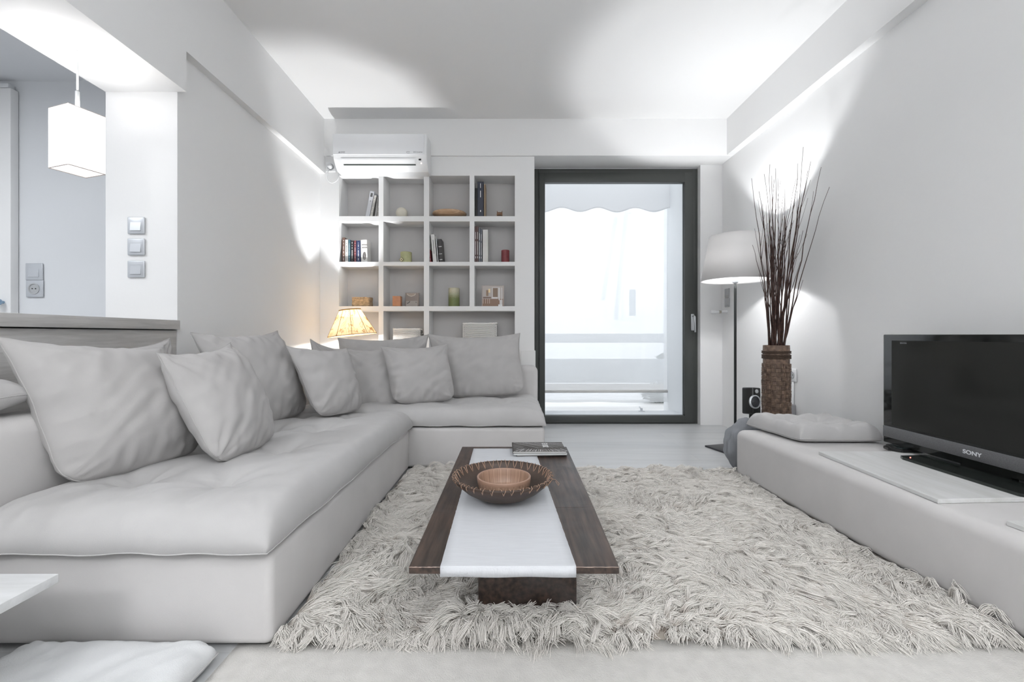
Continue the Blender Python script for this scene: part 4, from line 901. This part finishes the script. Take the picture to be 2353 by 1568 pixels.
b.xf(b.bm.verts[:], Matrix.Translation((cx_-crd*.62, cy_-crd*.95, cz0+.023))@Matrix.Rotation(math.radians(-20), 4, 'Z')@Matrix.Rotation(PI/4, 4, 'Y')); b.build('tag', [mat('tag_brown', (.10, .07, .03), .6), mat('tag_cream', (.66, .60, .40), .6)], cr)
G = 'books in the third niche of the second row'
book('red book leaning on the niche side, second row third niche', 987.2, 989.2, 530, 1, (.30, .04, .05), -6, stripes=txt(6), group=G)
book('thick white book leaning left, second row third niche', 993.5, 1002.5, 537, 1, (.73, .72, .70), -5, group=G, stripes=[(.3, .8, .12)])
book('thin white book right of the thick one, second row third niche', 1004.5, 1006.5, 546, 1, (.7, .71, .73), -5, group=G)
bk_, T = book('black booklet with pale cover lines, second row third niche', 1008.5, 1016.5, 548, 1, (.035, .03, .03), -4, group=G, stripes=[(.1, .13, .8), (.35, .37, .9), (.66, .69, .9)])
G = 'books in the right niche of the second row'
for (a, c, t, col, lb) in ((1090.6, 1094.6, 519.5, (.10, .05, .045), 'first brown book from the left, second row right niche'), (1095, 1099, 519.5, (.10, .05, .045), 'second brown book from the left, second row right niche'),
                           (1099.5, 1103.5, 523, (.14, .15, .18), 'first slate grey book, second row right niche'), (1104, 1107.5, 526, (.16, .17, .20), 'second slate grey book beside the white file, second row right niche')):
    book(lb, a, c, t, 1, col, 0, stripes=[(.1, .16, .3), (.2, .58, .25), (.64, .84, .25)], group=G, front=.01)
b = MB(); xa, xb = sx(1109), sx(1121); z0 = zb(1); h = sz(527)-z0
b.prism([(YS+.01, z0), (YS+.01, z0+h), (YS+.03, z0+h), (YS+.09, z0+h*.86), (YS+.15, z0+h*.62), (YS+.17, z0+h*.6), (YS+.17, z0)], 'x', xa, xb)
bmesh.ops.bevel(b.bm, geom=b.bm.edges[:], offset=.002, segments=2, affect='EDGES'); tag(b.build('magazine_file', mat('file_white', (.66, .65, .63), .6), auto=35), 'white slanted magazine file in the second row right niche', 'file')
candle('dark red pillar candle in the second row right niche', 1152, 1170.5, 573, 1, (.20, .035, .04), col2=None)
# third row
q = P(833, 0, YS+.09); z0 = zb(2); w_, d_, h_ = .075, .055, .074
sb_ = empty('straw_basket', (q.x, q.y, z0), 'small plaited straw basket in the third row left niche', 'basket')
STR = mat('straw', (.48, .35, .22), .8, noise_s=60, noise_a=.3, bump=.6, bump_s=150)
b = MB()
for k in range(9):
    z = z0+.004+k*.0085; s_ = 1+.0*k+.06*math.sin(k)*.3; pts = []
    for i in range(49):
        a = 2*PI*i/48; cx_ = math.copysign(abs(math.cos(a))**.35, math.cos(a)); sy_ = math.copysign(abs(math.sin(a))**.35, math.sin(a))
        pts.append((q.x+w_*cx_*s_, q.y+d_*sy_*s_, z+.0012*math.sin(i*1.7+k*PI)+(.004*abs(math.cos(a*2)) if k == 8 else 0)))
    b.tube(pts, .0050, 6, cap=False)
b.build('weave', STR, sb_, smooth=True)
b = MB(); b.box(q.x-w_+.004, q.x+w_-.004, q.y-d_+.004, q.y+d_-.004, z0, z0+.06, .004); b.build('body', STR, sb_)
candle('square orange candle in the third row second niche', 904, 922, 681.5, 2, (.50, .24, .13), .04, True, None)
# small photo book showing a bowl
x0, x1 = sx(926), sx(957.5); z0 = zb(2); z1 = sz(671); y = YS+.085
pb = empty('photo_book', ((x0+x1)/2, y, z0), 'square book with a pottery bowl on its cover behind the orange candle', 'book')
box('cover', x0, x1, y, y+.02, z0, z1, mat('cover_taupe', (.30, .25, .22), .5), pb, .001)
b = MB(); b.box(x0+.006, x1-.012, y-.0008, y, z0+.001, z0+(z1-z0)*.42); b.build('cover_field', mat('print_stone', (.42, .38, .35), .6), pb)
b = MB(); cxp = (x0+x1)/2-.006; pts = [(cxp-.042, z1-.006), (cxp-.030, z1-.024), (cxp, z1-.034), (cxp+.030, z1-.024), (cxp+.042, z1-.006)]; b.prism(pts, 'y', y-.0012, y); b.build('bowl_print', mat('print_cream', (.62, .55, .48), .6), pb)
b = MB(); pts = [(cxp-.034, z1-.008), (cxp-.022, z1-.020), (cxp, z1-.026), (cxp+.022, z1-.020), (cxp+.034, z1-.008)]; b.prism(pts, 'y', y-.0018, y-.0012); b.build('bowl_print', mat('print_tan', (.42, .33, .27), .6), pb)
b = MB(); b.box(x1-.026, x1-.020, y-.0012, y, z0+.034, z0+.042); b.tube([(x0+.014, y-.001, z0+.028), (x0+.03, y-.001, z0+.034), (x0+.04, y-.001, z0+.046)], .0025, 6); b.build('cover_marks', INK, pb)
candle('tall green candle with a cream top in the third row third niche', 1030.5, 1056, 661.5, 2, (.16, .19, .07), .07, False, (.56, .53, .40))
x0, x1 = sx(1106), sx(1158); z0 = zb(2); z1 = sz(655); y = YS+.05; W_, H_ = x1-x0, z1-z0
mg = empty('magazine', ((x0+x1)/2, y, z0), 'magazine with an interior photo cover propped in the third row right niche', 'magazine')
box('cover', x0, x1, y, y+.012, z0, z1, mat('cover_room', (.42, .36, .33), .35), mg, .0008)
def pr(nm, u0, u1, v0, v1, col, k=1): box(nm, x0+W_*u0, x0+W_*u1, y-.0005*k, y, z0+H_*v0, z0+H_*v1, mat('ink', col, .45), mg)
pr('floor_print', .04, .96, .02, .36, (.26, .16, .11)); pr('wall_print', .04, .96, .36, .97, (.48, .43, .40)); pr('door_print', .50, .72, .45, .88, (.24, .17, .12), 2); pr('doorway_print', .46, .76, .40, .92, (.58, .55, .53), 1.5)
pr('lamp_print', .30, .38, .66, .84, (.85, .68, .40), 2); pr('shelf_print', .20, .30, .50, .78, (.30, .20, .13), 2); pr('table_print', .06, .42, .38, .46, (.22, .15, .12), 2); pr('bench_print', .46, .70, .38, .44, (.72, .70, .69), 2.5)
for u in (.06, .16, .26, .34): pr('chair_leg_print', u, u+.02, .14, .38, (.6, .5, .42), 2)
pr('curtain_print', .76, .81, .30, .9, (.70, .68, .67), 2); pr('curtain_print', .88, .91, .30, .9, (.66, .64, .64), 2); pr('armchair_print', .80, .93, .02, .32, (.64, .62, .62), 2); pr('barcode_print', .74, .93, .01, .10, (.75, .75, .75), 3)
# wicker baskets, fourth row
def wicker(label, xa, xb, ztop, zbot, y, d, handle):
    root = empty('wicker_basket', ((xa+xb)/2, y, zbot), label, 'basket', 'white wicker baskets in the bottom row')
    m = mat('white_wicker', (.86, .84, .82), .7)
    b = MB(); z = zbot+.004; k = 0; st = .0085; cxm = (xa+xb)/2; hw_ = (xb-xa)/2-.006; n = 60
    while z < ztop-.004:
        pts = []
        for i in range(n+1):
            a = 2*PI*i/n; ca = math.copysign(abs(math.cos(a))**.28, math.cos(a)); sa = math.copysign(abs(math.sin(a))**.28, math.sin(a))
            wv = .0042*math.sin(i*2*PI/4+PI*k)
            pts.append((cxm+(hw_+wv)*ca, y+(d/2+wv)*sa, z))
        b.tube(pts, .0040, 6, cap=False); z += st; k += 1
    b.build('weave', m, root, smooth=True)
    b = MB()
    b.tube([(cxm+(hw_+.003)*math.copysign(abs(math.cos(2*PI*i/n))**.28, math.cos(2*PI*i/n)), y+(d/2+.003)*math.copysign(abs(math.sin(2*PI*i/n))**.28, math.sin(2*PI*i/n)), ztop+.0015*math.sin(i*1.9)) for i in range(n+1)], .0062, 8, cap=False)
    if handle:
        xh = xb-.002; b.tube([(xh, y-.03, ztop-.005), (xh+.014, y-.022, ztop-.004), (xh+.020, y-.01, ztop-.02), (xh+.016, y, ztop-.04), (xh, y+.005, ztop-.045)], .0035, 6)
    b.build('rim', m, root, smooth=True)
    b = MB(); b.box(xa+.012, xb-.012, y-d/2+.006, y+d/2-.006, zbot, ztop-.02); b.build('lining', mat('basket_inner', (.40, .38, .36), .8), root)
z4 = zb(3)
wicker('white wicker basket behind the wide low pillow, narrower niche', sx(903)*1.01, sx(966)*1.01, sz(757)+.002, z4, YS+.085, .13, True)
wicker('white wicker basket in the wide bottom niche on the right', sx(1063)*1.01, sx(1142)*1.01, sz(744)+.002, z4, YS+.085, .13, False)

# ------------------------------------------------------------------ lower left: side table and floor cushion
st_ = empty('side_table', (-1.25, .72, 0), 'low whitewashed wooden table cut off at the lower left', 'table')
box('tabletop', -1.55, -.985, .40, .989, .262, .281, wood('table_wash', (.62, .63, .63), (.76, .77, .78), 'x', .9, .5, stretch=9), st_, .001)
box('side_panel', -1.50, -1.48, .42, .97, 0, .262, GWOOD, st_); box('side_panel', -1.25, -1.235, .42, .64, 0, .262, GWOOD, st_)
fc = cushion('floor_cushion', [(-1.185, .66, .022), (-.722, .66, .022), (-.718, 1.112, .022), (-1.18, 1.112, .022)], .050, FAB, None, power=14, thick_dn=.02, tufts=[(.5, .5, .012, .06)], wr=.004, seed=31, n=56)
fc.data.materials[0] = mat('pale_linen', (.70, .71, .72), .9, spec=.15, bump=.5, bump_s=420)
tag(fc, 'pale linen floor cushion lying before the sofa at the lower left', 'cushion')
# flat felt rug in front
bm = bmesh.new(); NX, NY = 120, 20; g = []
for j in range(NY+1):
    t = j/NY
    g.append([bm.verts.new((-.70+(1.9+.7)*i/NX, .2+(1.178-.2)*t+(.004*noise.noise(Vector((i*.35, 0, 0))) if j == NY else 0), .006+.0025*noise.noise(Vector((i*.15, j*.3, 2))))) for i in range(NX+1)])
for A, B in zip(g, g[1:]):
    for i in range(NX): bm.faces.new((A[i], A[i+1], B[i+1], B[i]))
m = MB(); m.bm.free(); m.bm = bm; o = m.build('felt_rug', mat('felt', (.58, .565, .54), .95, noise_s=30, noise_a=.06, bump=.8, bump_s=300), smooth=True); sd = o.modifiers.new('s', 'SOLIDIFY'); sd.thickness = .004
tag(o, 'flat pale felt rug along the bottom of the picture', 'rug')

# ------------------------------------------------------------------ shaggy rug
RX0, RX1a, RX1b, RY0, RY1 = -.604, 1.33, 1.25, 1.185, 2.665
rg = empty('shaggy_rug', (.35, 1.95, 0), 'cream shaggy long-haired rug under the coffee table', 'rug')
b = MB(); b.prism([(RX0, RY0), (RX1a+.05, RY0), (RX1b, RY1), (RX0, RY1)], 'z', .001, .007); b.build('backing', mat('rug_back', (.42, .38, .33), .95), rg)
def fbm(x, y, s, seed):
    out = np.zeros_like(x); a = 1.0; rs = np.random.default_rng(seed)
    for o_ in range(3):
        for k in range(7):
            th = rs.uniform(0, 2*PI); ph = rs.uniform(0, 2*PI); f = s*(2**o_)*rs.uniform(.6, 1.4)
            out += a*np.sin((x*np.cos(th)+y*np.sin(th))*f+ph)/7**.5
        a *= .55
    return out
NLOCK, PER, K = 17500, 15, 8
lx = rng.uniform(RX0+.01, RX1a, NLOCK*1); ly = rng.uniform(RY0+.004, RY1-.02, NLOCK)
xmax = RX1a+(RX1b-RX1a)*(ly-RY0)/(RY1-RY0)
keep = lx < xmax+.045
inleg = ((lx > -.085) & (lx < .168) & (((ly > 1.25) & (ly < 1.33)) | ((ly > 1.91) & (ly < 1.99))))
keep &= ~inleg; lx, ly = lx[keep], ly[keep]
ex = np.abs(rng.normal(0, .018, 700))+RX0+.002; ey = rng.uniform(RY0, RY1-.05, 700)          # thick pile along the sofa
tx1, ty1 = rng.uniform(-.14, .21, 230), rng.uniform(1.205, 1.236, 230)                          # tufts pushed up by the front table leg
lx = np.concatenate([lx, ex, tx1]); ly = np.concatenate([ly, ey, ty1]); N = len(lx); tuft = np.zeros(N, bool); tuft[-230:] = True
th = fbm(lx, ly, 4.5, 1)*1.35+fbm(lx, ly, 15, 2)*.7+rng.normal(0, .28, N)-.5
ln = rng.uniform(.06, .11, N)*(1+.15*fbm(lx, ly, 8, 3))
ht = rng.uniform(.014, .030, N)*(1+.35*fbm(lx, ly, 11, 4)); ht = np.clip(ht, .012, .055)
stand = rng.random(N) < .05; ln = np.where(stand, ln*.8, ln); ht = np.where(stand, ht*1.5, ht)
ln = np.where(tuft, rng.uniform(.060, .095, N), ln); ht = np.where(tuft, rng.uniform(.040, .072, N), ht); th = np.where(tuft, rng.uniform(0, 2*PI, N), th); stand |= tuft
edge_near = ~tuft*np.clip(1-(ly-RY0)/.05, 0, 1); th = np.where(rng.random(N) < edge_near*.8, -PI/2+rng.normal(0, .35, N), th); ln = ln*(1-.5*edge_near)
# keep pile from running through the sofa base, the bench and the table legs
tipx = lx+np.cos(th)*ln; th = np.where(tipx < RX0+.004, np.where(np.sin(th) > 0, PI/2-.04, -PI/2+.04), th)
bench_x = 1.235+(2.53-ly)/(2.53-.30)*.10
tipx = lx+np.cos(th)*ln; hit = tipx > bench_x+.02; th = np.where(hit, np.where(np.sin(th) > 0, PI/2+.5, -PI/2-.5), th)
curl = rng.normal(0, .8, N); wph = rng.uniform(0, 2*PI, N); wam = rng.uniform(.003, .009, N)
t = np.linspace(0, 1, K)
# lock centreline
ang = th[:, None]+curl[:, None]*(t[None, :]-.4)
step = ln[:, None]/(K-1)*np.concatenate([[0], np.full(K-1, 1.0)])[None, :]*(.55+.9*t[None, :])
cx_ = lx[:, None]+np.cumsum(step*np.cos(ang), 1); cy_ = ly[:, None]+np.cumsum(step*np.sin(ang), 1)
wob = wam[:, None]*np.sin(wph[:, None]+t[None, :]*9)*t[None, :]
cx_ += -np.sin(ang)*wob; cy_ += np.cos(ang)*wob
cz_ = .006+ht[:, None]*np.sin(np.clip(t[None, :]*1.35, 0, 1.35)*PI/2*1.08)**.8
cz_ -= (t[None, :]**2.2)*ht[:, None]*np.where(stand, .1, .45)[:, None]
# strands
def rep(a): return np.repeat(a, PER, axis=0)
M_ = N*PER; ra = rng.uniform(0, 2*PI, M_); rr_ = np.sqrt(rng.random(M_))*.0105
ox, oy = rr_*np.cos(ra), rr_*np.sin(ra); sc = (1-.55*t[None, :]**.8)
jx = rng.normal(0, .006, (M_, 1))*t[None, :]**1.3; jy = rng.normal(0, .006, (M_, 1))*t[None, :]**1.3; jz = rng.normal(0, .005, (M_, 1))*t[None, :]
sx_ = rep(cx_)+ox[:, None]*sc+jx; sy_ = rep(cy_)+oy[:, None]*sc+jy; sz_ = np.maximum(rep(cz_)+jz, .004)
pos = np.stack([sx_, sy_, sz_], -1)
bxl = 1.232+(2.53-pos[..., 1])/(2.23)*.10; low = pos[..., 2] > .012
pos[..., 0] = np.where(low & (pos[..., 0] > bxl) & (pos[..., 1] < 2.54), bxl-.0+rng.normal(0, .001, pos.shape[:2]), pos[..., 0]); pos[..., 0] = np.maximum(pos[..., 0], RX0-.004)
org = np.array(rg.location); pos = pos-org[None, None, :]
hc = bpy.data.hair_curves.new('pile'); hc.add_curves([K]*M_)
hc.attributes['position'].data.foreach_set('vector', pos.reshape(-1).astype(np.float32))
rad = (.00088*(1-.55*t**2))[None, :]*rng.uniform(.7, 1.25, (M_, 1))
ra_ = hc.attributes.get('radius') or hc.attributes.new('radius', 'FLOAT', 'POINT'); ra_.data.foreach_set('value', rad.reshape(-1).astype(np.float32))
PILE = bpy.data.materials.new('wool_pile'); PILE.use_nodes = True; nt, bb = nodes(PILE)
hi = nt.nodes.new('ShaderNodeHairInfo'); r = nt.nodes.new('ShaderNodeValToRGB'); r.color_ramp.elements[0].color = (.36, .30, .255, 1); r.color_ramp.elements[1].color = (.80, .77, .73, 1); r.color_ramp.elements[1].position = .5  # roots darkened: shade in the pile's gaps painted along each strand
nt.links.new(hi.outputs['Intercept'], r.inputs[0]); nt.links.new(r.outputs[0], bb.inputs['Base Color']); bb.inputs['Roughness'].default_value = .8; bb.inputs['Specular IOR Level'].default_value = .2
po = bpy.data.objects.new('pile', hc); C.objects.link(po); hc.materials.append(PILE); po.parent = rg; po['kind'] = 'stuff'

# ------------------------------------------------------------------ unseen fill lights added behind the viewer and in the kitchen
for k, (loc, size, pw) in enumerate(FILL_PANELS):
    root = empty('fill_panel', (loc[0], loc[1], ZC), ['unseen square fill panel added over the left rear of the room', 'unseen square fill panel added over the right rear of the room', ''][k], 'lamp', 'unseen fill panels added behind the viewer')
    b = MB(); s_ = size/2+.02; frame(b, loc[0]-s_, loc[0]+s_, loc[1]-s_, loc[1]+s_, .02, .02, .02, .02, loc[2]+.01, ZC, 0)
    b.bm.free(); b = MB()
    b.box(loc[0]-s_, loc[0]+s_, loc[1]-s_, loc[1]+s_, loc[2]+.02, ZC); b.build('housing', WHITE, root)
    area('fill_panel_light', (0, 0, loc[2]-ZC), (0, 0, 0), size, pw, (.97, .985, 1), root)
to = empty('fill_uplighter', (.7, -.9, 0), 'unseen uplighter added behind the viewer for bounce light', 'lamp')  # added uplight, out of view, raises the light bounced off the ceiling
b = MB(); b.tube([(.7, -.9, .02), (.7, -.9, 1.72)], .012, 12); b.build('pole', SILV, to, smooth=True)
b = MB(); b.lathe([(0, 0), (.15, 0), (.15, .02), (0, .025)], (.7, -.9, 0), 32); b.build('base_plate', SILV, to, auto=40)
b = MB(); b.lathe([(0, 1.70), (.08, 1.71), (.20, 1.80), (.198, 1.805), (.08, 1.72), (0, 1.71)], (.7, -.9, 0), 40); b.build('dish_shade', WHITE, to, smooth=True)
area('fill_uplight', (0, 0, 1.83), (PI, 0, 0), .3, FILL_UP_W, (.97, .985, 1), to)
kl = empty('fill_panel', (-2.9, 1.0, 2.25), 'unseen fill panel added under the kitchen ceiling', 'lamp')  # fill light added to brighten the kitchen wall, source out of view
box('housing', -3.2, -2.6, .7, 1.3, 2.21, 2.25, WHITE, kl); area('kitchen_fill_light', (0, 0, -.05), (0, 0, 0), .55, KITCHEN_FILL_W, (.93, .96, 1), kl)
